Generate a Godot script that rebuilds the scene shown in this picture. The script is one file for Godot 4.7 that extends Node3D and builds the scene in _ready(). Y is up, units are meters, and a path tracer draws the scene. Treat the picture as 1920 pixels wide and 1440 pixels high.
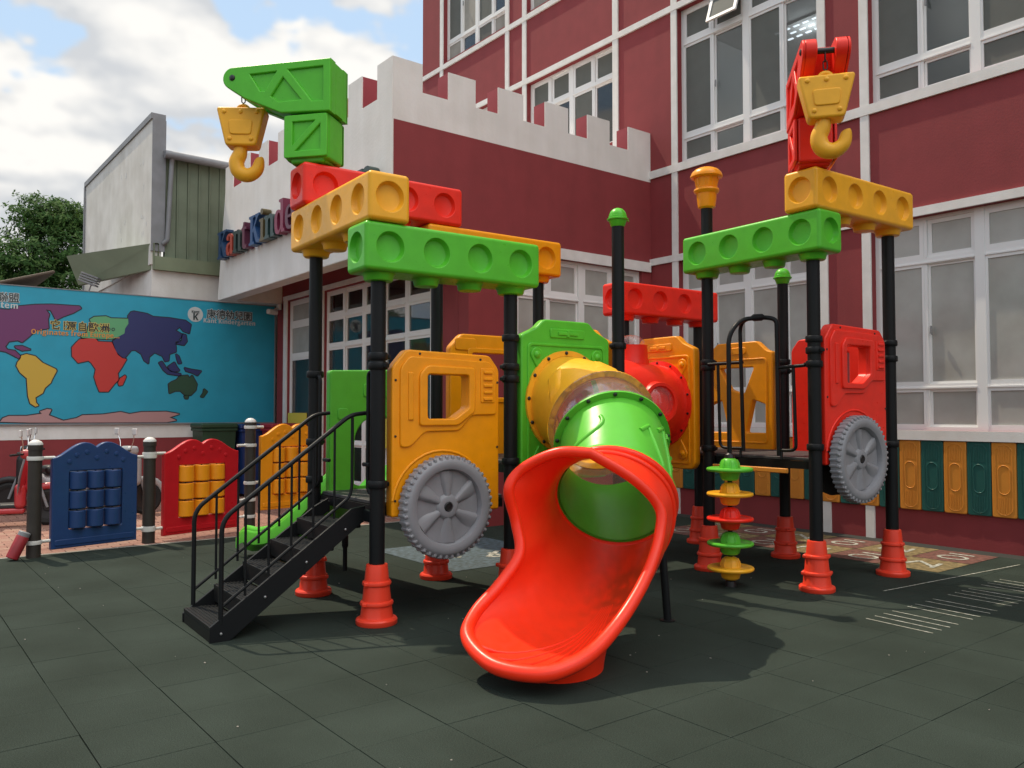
extends Node3D
# Castle-walled kindergarten yard with a plastic construction-truck playset.

const CAM_H := 1.55
var M := {}
var used := {}
var rng := RandomNumberGenerator.new()

func _ready() -> void:
	rng.seed = 20240611
	setup_camera_and_light()
	make_materials()
	build_ground()
	build_school()
	build_house()
	build_board()
	build_playset()
	build_hooks()
	build_fence()
	build_yard_things()
	build_trees()

func setup_camera_and_light() -> void:
	var cam := Camera3D.new()
	cam.name = "camera"
	add_child(cam)
	cam.position = Vector3(0, CAM_H, 0)
	cam.rotation_degrees = Vector3(2.0, -38.0, 0)
	cam.fov = 49.83
	cam.near = 0.05
	cam.far = 600.0
	cam.current = true
	var sun := DirectionalLight3D.new()
	sun.name = "sun"
	add_child(sun)
	sun.look_at_from_position(Vector3(0, 0, 0), Vector3(0.12, -1.0, 0.58), Vector3(0, 0, 1))
	sun.light_energy = 1.2
	sun.light_color = Color(1.0, 0.94, 0.84)
	sun.light_angular_distance = 0.6
	sun.shadow_enabled = true
	var we := WorldEnvironment.new()
	we.name = "world_environment"
	add_child(we)
	var env := Environment.new()
	we.environment = env
	env.tonemap_mode = Environment.TONE_MAPPER_LINEAR
	env.tonemap_exposure = 1.08
	env.background_mode = Environment.BG_SKY
	env.sdfgi_enabled = true
	env.ssao_enabled = true
	env.ssil_enabled = true
	var sky := Sky.new()
	var pm := PanoramaSkyMaterial.new()
	pm.panorama = make_sky()
	pm.energy_multiplier = 1.0
	sky.sky_material = pm
	env.sky = sky
	env.background_energy_multiplier = 1.0

# Broken cumulus over a pale blue sky: thick cloud with a few blue gaps, drawn by direction.
func make_sky() -> ImageTexture:
	var w := 2048
	var h := 1024
	var img := Image.create(w, h, false, Image.FORMAT_RGBF)
	var n1 := FastNoiseLite.new()
	n1.seed = 11
	n1.frequency = 1.0
	n1.noise_type = FastNoiseLite.TYPE_SIMPLEX_SMOOTH
	n1.fractal_type = FastNoiseLite.FRACTAL_FBM
	n1.fractal_octaves = 6
	n1.fractal_gain = 0.52
	var n2 := FastNoiseLite.new()
	n2.seed = 5
	n2.frequency = 1.0
	n2.fractal_octaves = 4
	n2.fractal_type = FastNoiseLite.FRACTAL_FBM
	# openings where blue shows and banks where cloud is thick: direction, half-angle, strength
	var gaps := [[Vector3(0.425, 0.420, -0.802), 0.13, 1.6], [Vector3(0.143, 0.378, -0.915), 0.22, -0.9], [Vector3(0.290, 0.36, -0.885), 0.12, -0.5], [Vector3(0.211, 0.357, -0.910), 0.05, 0.55], [Vector3(0.130, 0.216, -0.968), 0.10, 0.5], [Vector3(0.258, 0.296, -0.920), 0.07, 0.35], [Vector3(0.794, 0.591, -0.143), 0.35, 0.8], [Vector3(-0.327, 0.348, -0.879), 0.3, 0.7], [Vector3(0.3, 0.9, 0.5).normalized(), 0.35, 0.8], [Vector3(-0.9, 0.5, 0.6).normalized(), 0.4, 0.8], [Vector3(0.5, 0.4, 0.9).normalized(), 0.3, 0.7]]
	var sun_d := Vector3(-0.12, 1.0, -0.58).normalized()
	var ps := Vector2(sun_d.x, sun_d.z) / (0.22 + sun_d.y)
	for y in h:
		var th := PI * (float(y) + 0.5) / h
		var cy := cos(th)
		var sy := sin(th)
		for x in w:
			# the middle of the picture looks along -z
			var ph := TAU * (float(x) + 0.5) / w
			var d := Vector3(-sin(ph) * sy, cy, cos(ph) * sy)
			var col: Color
			if d.y < -0.02:
				col = Color(0.30, 0.31, 0.30)
			else:
				var k := 1.0 / (0.22 + maxf(d.y, 0.0))
				var p := Vector2(d.x * k, d.z * k)
				var tow := (ps - p).limit_length(0.16)
				var gap := 0.0
				for g in gaps:
					var ang := acos(clampf(d.dot(g[0]), -1.0, 1.0)) / float(g[1])
					gap += float(g[2]) * exp(-ang * ang * 0.7)
				var dens := cloud(n1, n2, p) - gap
				var dens2 := cloud(n1, n2, p + tow) - gap
				var cov := smoothstep(-0.03, 0.16, dens)
				var up := clampf(d.y, 0.0, 1.0)
				var blue := Color(0.53, 0.70, 0.90).lerp(Color(0.38, 0.57, 0.88), smoothstep(0.25, 0.95, up))
				blue = blue.lerp(Color(0.66, 0.76, 0.86), smoothstep(0.25, 0.0, up))
				# cloud is bright where it thins towards the sun and grey where it is deep
				var lit := clampf(0.62 + (dens - dens2) * 1.5 - maxf(dens - 0.35, 0.0) * 0.50, 0.0, 1.0)
				var c := Color(0.62, 0.64, 0.665).lerp(Color(0.945, 0.925, 0.885), lit)
				col = blue.lerp(c, cov)
				# brighter air and cloud round the sun
				var sa := acos(clampf(d.dot(sun_d), -1.0, 1.0))
				col = col * (1.0 + 2.6 * exp(-sa * sa / 0.26))
			img.set_pixel(x, y, col)
	return ImageTexture.create_from_image(img)

func cloud(a: FastNoiseLite, b: FastNoiseLite, p: Vector2) -> float:
	return 0.66 + a.get_noise_2d(p.x * 1.9 + 3.0, p.y * 1.9) * 1.25 + b.get_noise_2d(p.x * 6.0, p.y * 6.0 + 9.0) * 0.30

# ---------------------------------------------------------------- mesh builder
class MB:
	var v := PackedVector3Array()
	var n := PackedVector3Array()
	var cl := PackedColorArray()
	var xf := Transform3D.IDENTITY

	func tri(a: Vector3, b: Vector3, c: Vector3, na: Vector3, nb: Vector3, nc: Vector3) -> void:
		var f := (b - a).cross(c - a)
		if f.length_squared() < 1e-16:
			return
		if f.dot(na + nb + nc) * xf.basis.determinant() > 0.0:
			var t := b; b = c; c = t
			var tn := nb; nb = nc; nc = tn
		v.append(xf * a); v.append(xf * b); v.append(xf * c)
		n.append((xf.basis * na).normalized()); n.append((xf.basis * nb).normalized()); n.append((xf.basis * nc).normalized())

	func quad(a: Vector3, b: Vector3, c: Vector3, d: Vector3, na: Vector3, nb: Vector3, nc: Vector3, nd: Vector3) -> void:
		tri(a, b, c, na, nb, nc)
		tri(a, c, d, na, nc, nd)

	func fquad(a: Vector3, b: Vector3, c: Vector3, d: Vector3, nn: Vector3) -> void:
		quad(a, b, c, d, nn, nn, nn, nn)

	# plain box given by two corners
	func box2(lo: Vector3, hi: Vector3) -> void:
		rbox((lo + hi) * 0.5, hi - lo, 0.0)

	# box with rounded (seg > 1) or chamfered (seg = 1) edges
	func rbox(c: Vector3, s: Vector3, r: float, seg := 2) -> void:
		var h := s * 0.5
		if r <= 0.0:
			for ax in 3:
				for sg in [-1.0, 1.0]:
					var nn := Vector3.ZERO; nn[ax] = sg
					var u := (ax + 1) % 3
					var w := (ax + 2) % 3
					var q := []
					for k in [[-1, -1], [1, -1], [1, 1], [-1, 1]]:
						var p := Vector3.ZERO
						p[ax] = sg * h[ax]; p[u] = k[0] * h[u]; p[w] = k[1] * h[w]
						q.append(c + p)
					fquad(q[0], q[1], q[2], q[3], nn)
			return
		r = minf(r, minf(h.x, minf(h.y, h.z)) * 0.999)
		var inn := h - Vector3(r, r, r)
		# faces
		for ax in 3:
			for sg in [-1.0, 1.0]:
				var nn := Vector3.ZERO; nn[ax] = sg
				var u := (ax + 1) % 3
				var w := (ax + 2) % 3
				var q := []
				for k in [[-1, -1], [1, -1], [1, 1], [-1, 1]]:
					var p := Vector3.ZERO
					p[ax] = sg * h[ax]; p[u] = k[0] * inn[u]; p[w] = k[1] * inn[w]
					q.append(c + p)
				fquad(q[0], q[1], q[2], q[3], nn)
		edges(c, inn, r, seg)

	func edges(c: Vector3, inn: Vector3, r: float, seg: int) -> void:
		for ax in 3:
			var u := (ax + 1) % 3
			var w := (ax + 2) % 3
			for su in [-1.0, 1.0]:
				for sw in [-1.0, 1.0]:
					for k in seg:
						var a0 := PI * 0.5 * k / seg
						var a1 := PI * 0.5 * (k + 1) / seg
						var n0 := Vector3.ZERO; n0[u] = su * cos(a0); n0[w] = sw * sin(a0)
						var n1 := Vector3.ZERO; n1[u] = su * cos(a1); n1[w] = sw * sin(a1)
						var b := Vector3.ZERO; b[u] = su * inn[u]; b[w] = sw * inn[w]
						var lo := b; lo[ax] = -inn[ax]
						var hi := b; hi[ax] = inn[ax]
						quad(c + lo + n0 * r, c + hi + n0 * r, c + hi + n1 * r, c + lo + n1 * r, n0, n0, n1, n1)
		for sx in [-1.0, 1.0]:
			for sy in [-1.0, 1.0]:
				for sz in [-1.0, 1.0]:
					var b := c + Vector3(sx * inn.x, sy * inn.y, sz * inn.z)
					for i in seg:
						for j in seg:
							var q := []
							for k in [[i, j], [i + 1, j], [i + 1, j + 1], [i, j + 1]]:
								var al = PI * 0.5 * k[0] / seg
								var be = PI * 0.5 * k[1] / seg
								q.append(Vector3(sx * cos(al) * cos(be), sy * sin(be), sz * sin(al) * cos(be)))
							quad(b + q[0] * r, b + q[1] * r, b + q[2] * r, b + q[3] * r, q[0], q[1], q[2], q[3])

	# surface of revolution about y; profile points (radius, y) from bottom to top along the outside
	func lathe(prof: Array, seg := 24, crease := 0.6, o := Vector3.ZERO, sx := 1.0, sz := 1.0) -> void:
		var m := prof.size()
		var nn := []
		for i in m - 1:
			var d: Vector2 = prof[i + 1] - prof[i]
			nn.append(Vector2(d.y, -d.x).normalized())
		for i in m - 1:
			var na: Vector2 = nn[i]
			var nb: Vector2 = nn[i]
			if i > 0 and absf(nn[i].angle_to(nn[i - 1])) < crease:
				na = (nn[i] + nn[i - 1]).normalized()
			if i < m - 2 and absf(nn[i].angle_to(nn[i + 1])) < crease:
				nb = (nn[i] + nn[i + 1]).normalized()
			for k in seg:
				var a0 := TAU * k / seg
				var a1 := TAU * (k + 1) / seg
				var c0 := Vector3(cos(a0), 0, sin(a0))
				var c1 := Vector3(cos(a1), 0, sin(a1))
				var sc := Vector3(sx, 1, sz)
				var A = o + (c0 * prof[i].x) * sc + Vector3(0, prof[i].y, 0)
				var B = o + (c1 * prof[i].x) * sc + Vector3(0, prof[i].y, 0)
				var C = o + (c1 * prof[i + 1].x) * sc + Vector3(0, prof[i + 1].y, 0)
				var D = o + (c0 * prof[i + 1].x) * sc + Vector3(0, prof[i + 1].y, 0)
				quad(A, B, C, D, c0 * na.x + Vector3(0, na.y, 0), c1 * na.x + Vector3(0, na.y, 0), c1 * nb.x + Vector3(0, nb.y, 0), c0 * nb.x + Vector3(0, nb.y, 0))

	# round bar along a path; r is one radius or one radius for each point
	func tube(pts: Array, r, seg := 10, closed := false, caps := true) -> void:
		var m := pts.size()
		var tg := []
		for i in m:
			var a: Vector3 = pts[(i - 1 + m) % m] if (i > 0 or closed) else pts[i]
			var b: Vector3 = pts[(i + 1) % m] if (i < m - 1 or closed) else pts[i]
			tg.append((b - a).normalized())
		var up := Vector3.UP if absf(tg[0].y) < 0.9 else Vector3.RIGHT
		var rings := []
		var s: Vector3 = tg[0].cross(up).normalized()
		for i in m:
			s = (s - tg[i] * s.dot(tg[i])).normalized()
			var t2: Vector3 = tg[i].cross(s)
			var ring := []
			for k in seg:
				var a := TAU * k / seg
				ring.append(s * cos(a) + t2 * sin(a))
			rings.append(ring)
		var cnt := m if closed else m - 1
		for i in cnt:
			var j := (i + 1) % m
			var ri: float = r[i] if r is Array else r
			var rj: float = r[j] if r is Array else r
			var off := 0
			if closed and j == 0:
				var best := -2.0
				for o in seg:
					var dt: float = rings[i][0].dot(rings[0][o])
					if dt > best:
						best = dt; off = o
			for k in seg:
				var k1 := (k + 1) % seg
				var n0: Vector3 = rings[i][k]
				var n1: Vector3 = rings[i][k1]
				var n2: Vector3 = rings[j][(k1 + off) % seg]
				var n3: Vector3 = rings[j][(k + off) % seg]
				quad(pts[i] + n0 * ri, pts[i] + n1 * ri, pts[j] + n2 * rj, pts[j] + n3 * rj, n0, n1, n2, n3)
		if caps and not closed:
			for e in [0, m - 1]:
				var re: float = r[e] if r is Array else r
				var nn: Vector3 = -tg[0] if e == 0 else tg[e]
				for k in range(1, seg - 1):
					tri(pts[e] + rings[e][0] * re, pts[e] + rings[e][k] * re, pts[e] + rings[e][k + 1] * re, nn, nn, nn)

	func bar(a: Vector3, b: Vector3, r: float, seg := 10) -> void:
		tube([a, b], r, seg)

	# flat sheet of a polygon with holes at height z, facing +z or -z
	func sheet(outer: PackedVector2Array, holes: Array, z: float, nz: float) -> void:
		var nn := Vector3(0, 0, nz)
		for poly in MB.slabs(outer, holes):
			var ix := Geometry2D.triangulate_polygon(poly)
			if ix.size() == 0:
				continue
			for i in range(0, ix.size(), 3):
				var a: Vector2 = poly[ix[i]]
				var b: Vector2 = poly[ix[i + 1]]
				var c: Vector2 = poly[ix[i + 2]]
				tri(Vector3(a.x, a.y, z), Vector3(b.x, b.y, z), Vector3(c.x, c.y, z), nn, nn, nn)

	static func slabs(outer: PackedVector2Array, holes: Array) -> Array:
		if holes.is_empty():
			return [outer]
		var xs := []
		for h in holes:
			var c := 0.0
			for p in h:
				c += p.x
			xs.append(c / h.size())
		xs.sort()
		var lo := 1e9
		var hi := -1e9
		var yl := 1e9
		var yh := -1e9
		for p in outer:
			lo = minf(lo, p.x); hi = maxf(hi, p.x); yl = minf(yl, p.y); yh = maxf(yh, p.y)
		var cuts := [lo - 1.0]
		for x in xs:
			if x - cuts[cuts.size() - 1] > 0.004:
				cuts.append(x)
		cuts.append(hi + 1.0)
		var out := []
		for i in cuts.size() - 1:
			var rect := PackedVector2Array([Vector2(cuts[i], yl - 1), Vector2(cuts[i + 1], yl - 1), Vector2(cuts[i + 1], yh + 1), Vector2(cuts[i], yh + 1)])
			var polys: Array = [] + Geometry2D.intersect_polygons(outer, rect)
			for h in holes:
				var nx: Array = []
				for p in polys:
					nx.append_array(Geometry2D.clip_polygons(p, h))
				polys = nx
			for p in polys:
				if p.size() >= 3:
					out.append(p)
		return out

	static func inset(p: PackedVector2Array, d: float) -> PackedVector2Array:
		var m := p.size()
		var sgn := -1.0 if Geometry2D.is_polygon_clockwise(p) else 1.0
		var out := PackedVector2Array()
		for i in m:
			var a := p[(i - 1 + m) % m]
			var b := p[i]
			var c := p[(i + 1) % m]
			var d1 := (b - a).normalized()
			var d2 := (c - b).normalized()
			var n1 := Vector2(-d1.y, d1.x) * sgn
			var n2 := Vector2(-d2.y, d2.x) * sgn
			var bs := n1 + n2
			if bs.length_squared() < 1e-6:
				out.append(b + n1 * d)
			else:
				bs = bs.normalized()
				out.append(b + bs * d / maxf(bs.dot(n1), 0.35))
		return out

	static func grow(p: PackedVector2Array, d: float) -> PackedVector2Array:
		var q := p.duplicate()
		if Geometry2D.is_polygon_clockwise(q):
			q.reverse()
		var r: Array = [] + Geometry2D.offset_polygon(q, d, Geometry2D.JOIN_MITER)
		var best := q
		var ba := -1.0
		for c in r:
			var a := 0.0
			for i in c.size():
				a += c[i].cross(c[(i + 1) % c.size()])
			if absf(a) > ba:
				ba = absf(a); best = c
		return best

	# wall strip between two rings of equal count, normals out of the polygon
	func rim(p: PackedVector2Array, q: PackedVector2Array, z0: float, z1: float, nz0: float, nz1: float, outward: float) -> void:
		var m := p.size()
		var sgn := -1.0 if Geometry2D.is_polygon_clockwise(p) else 1.0
		var nr := []
		for i in m:
			var a := p[i]
			var b := p[(i + 1) % m]
			var d := (b - a).normalized()
			nr.append(Vector2(d.y, -d.x) * sgn * outward)
		for i in m:
			var j := (i + 1) % m
			var e: Vector2 = nr[i]
			var ea := e
			var eb := e
			if absf(e.angle_to(nr[(i - 1 + m) % m])) < 0.7:
				ea = (e + nr[(i - 1 + m) % m]).normalized()
			if absf(e.angle_to(nr[j])) < 0.7:
				eb = (e + nr[j]).normalized()
			var h0 := sqrt(maxf(0.0, 1.0 - nz0 * nz0))
			var h1 := sqrt(maxf(0.0, 1.0 - nz1 * nz1))
			quad(Vector3(p[i].x, p[i].y, z0), Vector3(p[j].x, p[j].y, z0), Vector3(q[j].x, q[j].y, z1), Vector3(q[i].x, q[i].y, z1),
				Vector3(ea.x * h0, ea.y * h0, nz0), Vector3(eb.x * h0, eb.y * h0, nz0), Vector3(eb.x * h1, eb.y * h1, nz1), Vector3(ea.x * h1, ea.y * h1, nz1))

	# plate with rounded edges and holes, from z0 to z1 along local z
	func plate(outer: PackedVector2Array, holes: Array, z0: float, z1: float, bev: float, back := true) -> void:
		var st := 3
		var ends := [[z1, 1.0]]
		if back:
			ends.append([z0, -1.0])
		for e in ends:
			var z: float = e[0]
			var sg: float = e[1]
			var hi := []
			for h in holes:
				hi.append(MB.grow(h, bev) if bev > 0.0 else h)
			sheet(MB.grow(outer, -bev) if bev > 0.0 else outer, hi, z, sg)
			if bev > 0.0:
				for k in st:
					var a0 := PI * 0.5 * k / st
					var a1 := PI * 0.5 * (k + 1) / st
					for li in holes.size() + 1:
						var src: PackedVector2Array = outer if li == 0 else holes[li - 1]
						var dirn := 1.0 if li == 0 else -1.0
						var pa := MB.inset(src, dirn * bev * (1.0 - cos(a0)))
						var pb := MB.inset(src, dirn * bev * (1.0 - cos(a1)))
						rim(pa, pb, z - sg * bev * (1.0 - sin(a0)), z - sg * bev * (1.0 - sin(a1)), sg * sin(a0), sg * sin(a1), dirn)
		var zb := z0 + (bev if back else 0.0)
		rim(outer, outer, zb, z1 - bev, 0, 0, 1.0)
		for h in holes:
			rim(h, h, zb, z1 - bev, 0, 0, -1.0)

	# smooth parametric surface, f(u, v) for u, v in 0..1
	func surf(f: Callable, nu: int, nv: int, flip := 1.0) -> void:
		var P := []
		for i in nu + 1:
			var row := []
			for j in nv + 1:
				row.append(f.call(float(i) / nu, float(j) / nv))
			P.append(row)
		grid(P, flip)

	func grid(P: Array, flip := 1.0, wrap := false, cols := []) -> void:
		var nu := P.size() - 1
		var nv: int = P[0].size() - 1
		var N := []
		for i in nu + 1:
			var row := []
			for j in nv + 1:
				var jm := j - 1
				var jp := j + 1
				if wrap:
					jm = (j - 1 + nv) % nv
					jp = (j + 1) % nv
				var a: Vector3 = P[mini(i + 1, nu)][j] - P[maxi(i - 1, 0)][j]
				var b: Vector3 = P[i][mini(jp, nv)] - P[i][maxi(jm, 0)]
				row.append(a.cross(b).normalized() * flip)
			N.append(row)
		for i in nu:
			for j in nv:
				var before := v.size()
				quad(P[i][j], P[i + 1][j], P[i + 1][j + 1], P[i][j + 1], N[i][j], N[i + 1][j], N[i + 1][j + 1], N[i][j + 1])
				if cols.size() > 0:
					for k in range(before, v.size()):
						var best = cols[i][j]
						var bd := 1e9
						for q in [[i, j], [i + 1, j], [i + 1, j + 1], [i, j + 1]]:
							var dd: float = (xf * P[q[0]][q[1]]).distance_squared_to(v[k])
							if dd < bd:
								bd = dd
								best = cols[q[0]][q[1]]
						cl.append(best)

	func mesh() -> ArrayMesh:
		var am := ArrayMesh.new()
		if v.size() == 0:
			return am
		var ar := []
		ar.resize(Mesh.ARRAY_MAX)
		ar[Mesh.ARRAY_VERTEX] = v
		ar[Mesh.ARRAY_NORMAL] = n
		if cl.size() == v.size():
			ar[Mesh.ARRAY_COLOR] = cl
		am.add_surface_from_arrays(Mesh.PRIMITIVE_TRIANGLES, ar)
		return am

# ---------------------------------------------------------------- node helpers
func numbered(called: String) -> String:
	var k: int = used.get(called, 0)
	used[called] = k + 1
	return called if k == 0 else "%s_%03d" % [called, k]

func meta(o: Node, label := "", category := "", group := "", kind := "") -> void:
	if label != "": o.set_meta("label", label)
	if category != "": o.set_meta("category", category)
	if group != "": o.set_meta("group", group)
	if kind != "": o.set_meta("kind", kind)

func thing(called: String, label: String, category: String, at := Vector3.ZERO, turn := 0.0, group := "") -> Node3D:
	var o := Node3D.new()
	o.name = numbered(called)
	add_child(o, true)
	o.position = at
	o.rotation.y = turn
	meta(o, label, category, group)
	return o

func obj(called: String, m, mat: Material, parent: Node, label := "") -> MeshInstance3D:
	var o := MeshInstance3D.new()
	o.name = called if parent != self else numbered(called)
	o.mesh = m.mesh() if m is MB else m
	o.material_override = mat
	parent.add_child(o, true)
	if label != "":
		o.set_meta("label", label)
	return o

func holder(called: String, parent: Node, label := "") -> Node3D:
	var o := Node3D.new()
	o.name = called
	parent.add_child(o, true)
	if label != "":
		o.set_meta("label", label)
	return o

func struct(called: String, m, mat: Material) -> MeshInstance3D:
	var o := obj(called, m, mat, self)
	o.set_meta("kind", "structure")
	return o

# ---------------------------------------------------------------- outlines
func circle2(c: Vector2, r: float, k := 32) -> PackedVector2Array:
	var p := PackedVector2Array()
	for i in k:
		p.append(c + Vector2(cos(TAU * i / k), sin(TAU * i / k)) * r)
	return p

func rect2(x0: float, y0: float, x1: float, y1: float) -> PackedVector2Array:
	return PackedVector2Array([Vector2(x0, y0), Vector2(x1, y0), Vector2(x1, y1), Vector2(x0, y1)])

# polygon with rounded corners
func rpoly(pts: Array, r, seg := 4) -> PackedVector2Array:
	var out := PackedVector2Array()
	var m := pts.size()
	for i in m:
		var a: Vector2 = pts[(i - 1 + m) % m]
		var b: Vector2 = pts[i]
		var c: Vector2 = pts[(i + 1) % m]
		var rr: float = r[i] if r is Array else r
		var la := (a - b).length()
		var lc := (c - b).length()
		var t := minf(rr, minf(la, lc) * 0.48)
		if t < 0.001:
			out.append(b)
			continue
		var p0 := b + (a - b) / la * t
		var p2 := b + (c - b) / lc * t
		for k in seg + 1:
			var u := float(k) / seg
			out.append(p0.lerp(b, u).lerp(b.lerp(p2, u), u))
	return out

func rrect(x0: float, y0: float, x1: float, y1: float, r: float, seg := 4) -> PackedVector2Array:
	return rpoly([Vector2(x0, y0), Vector2(x1, y0), Vector2(x1, y1), Vector2(x0, y1)], r, seg)

# corners of a path made round, for bent pipes
func bend(pts: Array, r: float, seg := 5) -> Array:
	var out := [pts[0]]
	for i in range(1, pts.size() - 1):
		var a: Vector3 = pts[i - 1]
		var b: Vector3 = pts[i]
		var c: Vector3 = pts[i + 1]
		var t := minf(r, minf((a - b).length(), (c - b).length()) * 0.49)
		var p0 := b + (a - b).normalized() * t
		var p2 := b + (c - b).normalized() * t
		for k in seg + 1:
			var u := float(k) / seg
			out.append(p0.lerp(b, u).lerp(b.lerp(p2, u), u))
	out.append(pts[pts.size() - 1])
	return out

func catmull(pts: Array, per := 8, closed := false) -> Array:
	var out := []
	var m := pts.size()
	var cnt := m if closed else m - 1
	for i in cnt:
		var p0 = pts[(i - 1 + m) % m] if (closed or i > 0) else pts[i]
		var p1 = pts[i]
		var p2 = pts[(i + 1) % m]
		var p3 = pts[(i + 2) % m] if (closed or i < m - 2) else pts[(i + 1) % m]
		for k in per:
			var t := float(k) / per
			out.append(0.5 * ((2.0 * p1) + (p2 - p0) * t + (2.0 * p0 - 5.0 * p1 + 4.0 * p2 - p3) * t * t + (3.0 * p1 - p0 - 3.0 * p2 + p3) * t * t * t))
	if not closed:
		out.append(pts[m - 1])
	return out

# frame with x along right, y along up, z along out
func frame(o: Vector3, x: Vector3, z: Vector3) -> Transform3D:
	x = x.normalized()
	z = z.normalized()
	return Transform3D(Basis(x, z.cross(x), z), o)

# ---------------------------------------------------------------- materials
func lin(r: float, g: float, b: float) -> Color:
	return Color(r, g, b).linear_to_srgb()

func noise_tex(seed_: int, freq: float, oct: int, lo: Color, hi: Color, normal := false, strength := 2.0, size := 512) -> NoiseTexture2D:
	var t := NoiseTexture2D.new()
	t.width = size
	t.height = size
	t.seamless = true
	var f := FastNoiseLite.new()
	f.seed = seed_
	f.frequency = freq
	f.fractal_octaves = oct
	f.noise_type = FastNoiseLite.TYPE_SIMPLEX_SMOOTH
	t.noise = f
	if normal:
		t.as_normal_map = true
		t.bump_strength = strength
	else:
		var g := Gradient.new()
		g.set_color(0, lo)
		g.set_color(1, hi)
		t.color_ramp = g
	return t

func mk(c: Color, rough: float, metal := 0.0) -> StandardMaterial3D:
	var m := StandardMaterial3D.new()
	m.albedo_color = c
	m.roughness = rough
	m.metallic = metal
	return m

# add a triplanar albedo mottle (multiplies the base colour) and fine relief
func surf_tex(m: StandardMaterial3D, alb: Texture2D, nrm: Texture2D, scale: float, nscale := 0.5, world := false) -> StandardMaterial3D:
	m.uv1_triplanar = true
	m.uv1_world_triplanar = world
	m.uv1_scale = Vector3(scale, scale, scale)
	if alb:
		m.albedo_texture = alb
	if nrm:
		m.normal_enabled = true
		m.normal_texture = nrm
		m.normal_scale = nscale
	return m

func second(m: StandardMaterial3D, t: Texture2D, sc: Vector3) -> void:
	m.detail_enabled = true
	m.detail_blend_mode = BaseMaterial3D.BLEND_MODE_MUL
	m.detail_uv_layer = BaseMaterial3D.DETAIL_UV_2
	m.detail_albedo = t
	m.uv2_triplanar = true
	m.uv2_world_triplanar = true
	m.uv2_scale = sc

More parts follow.
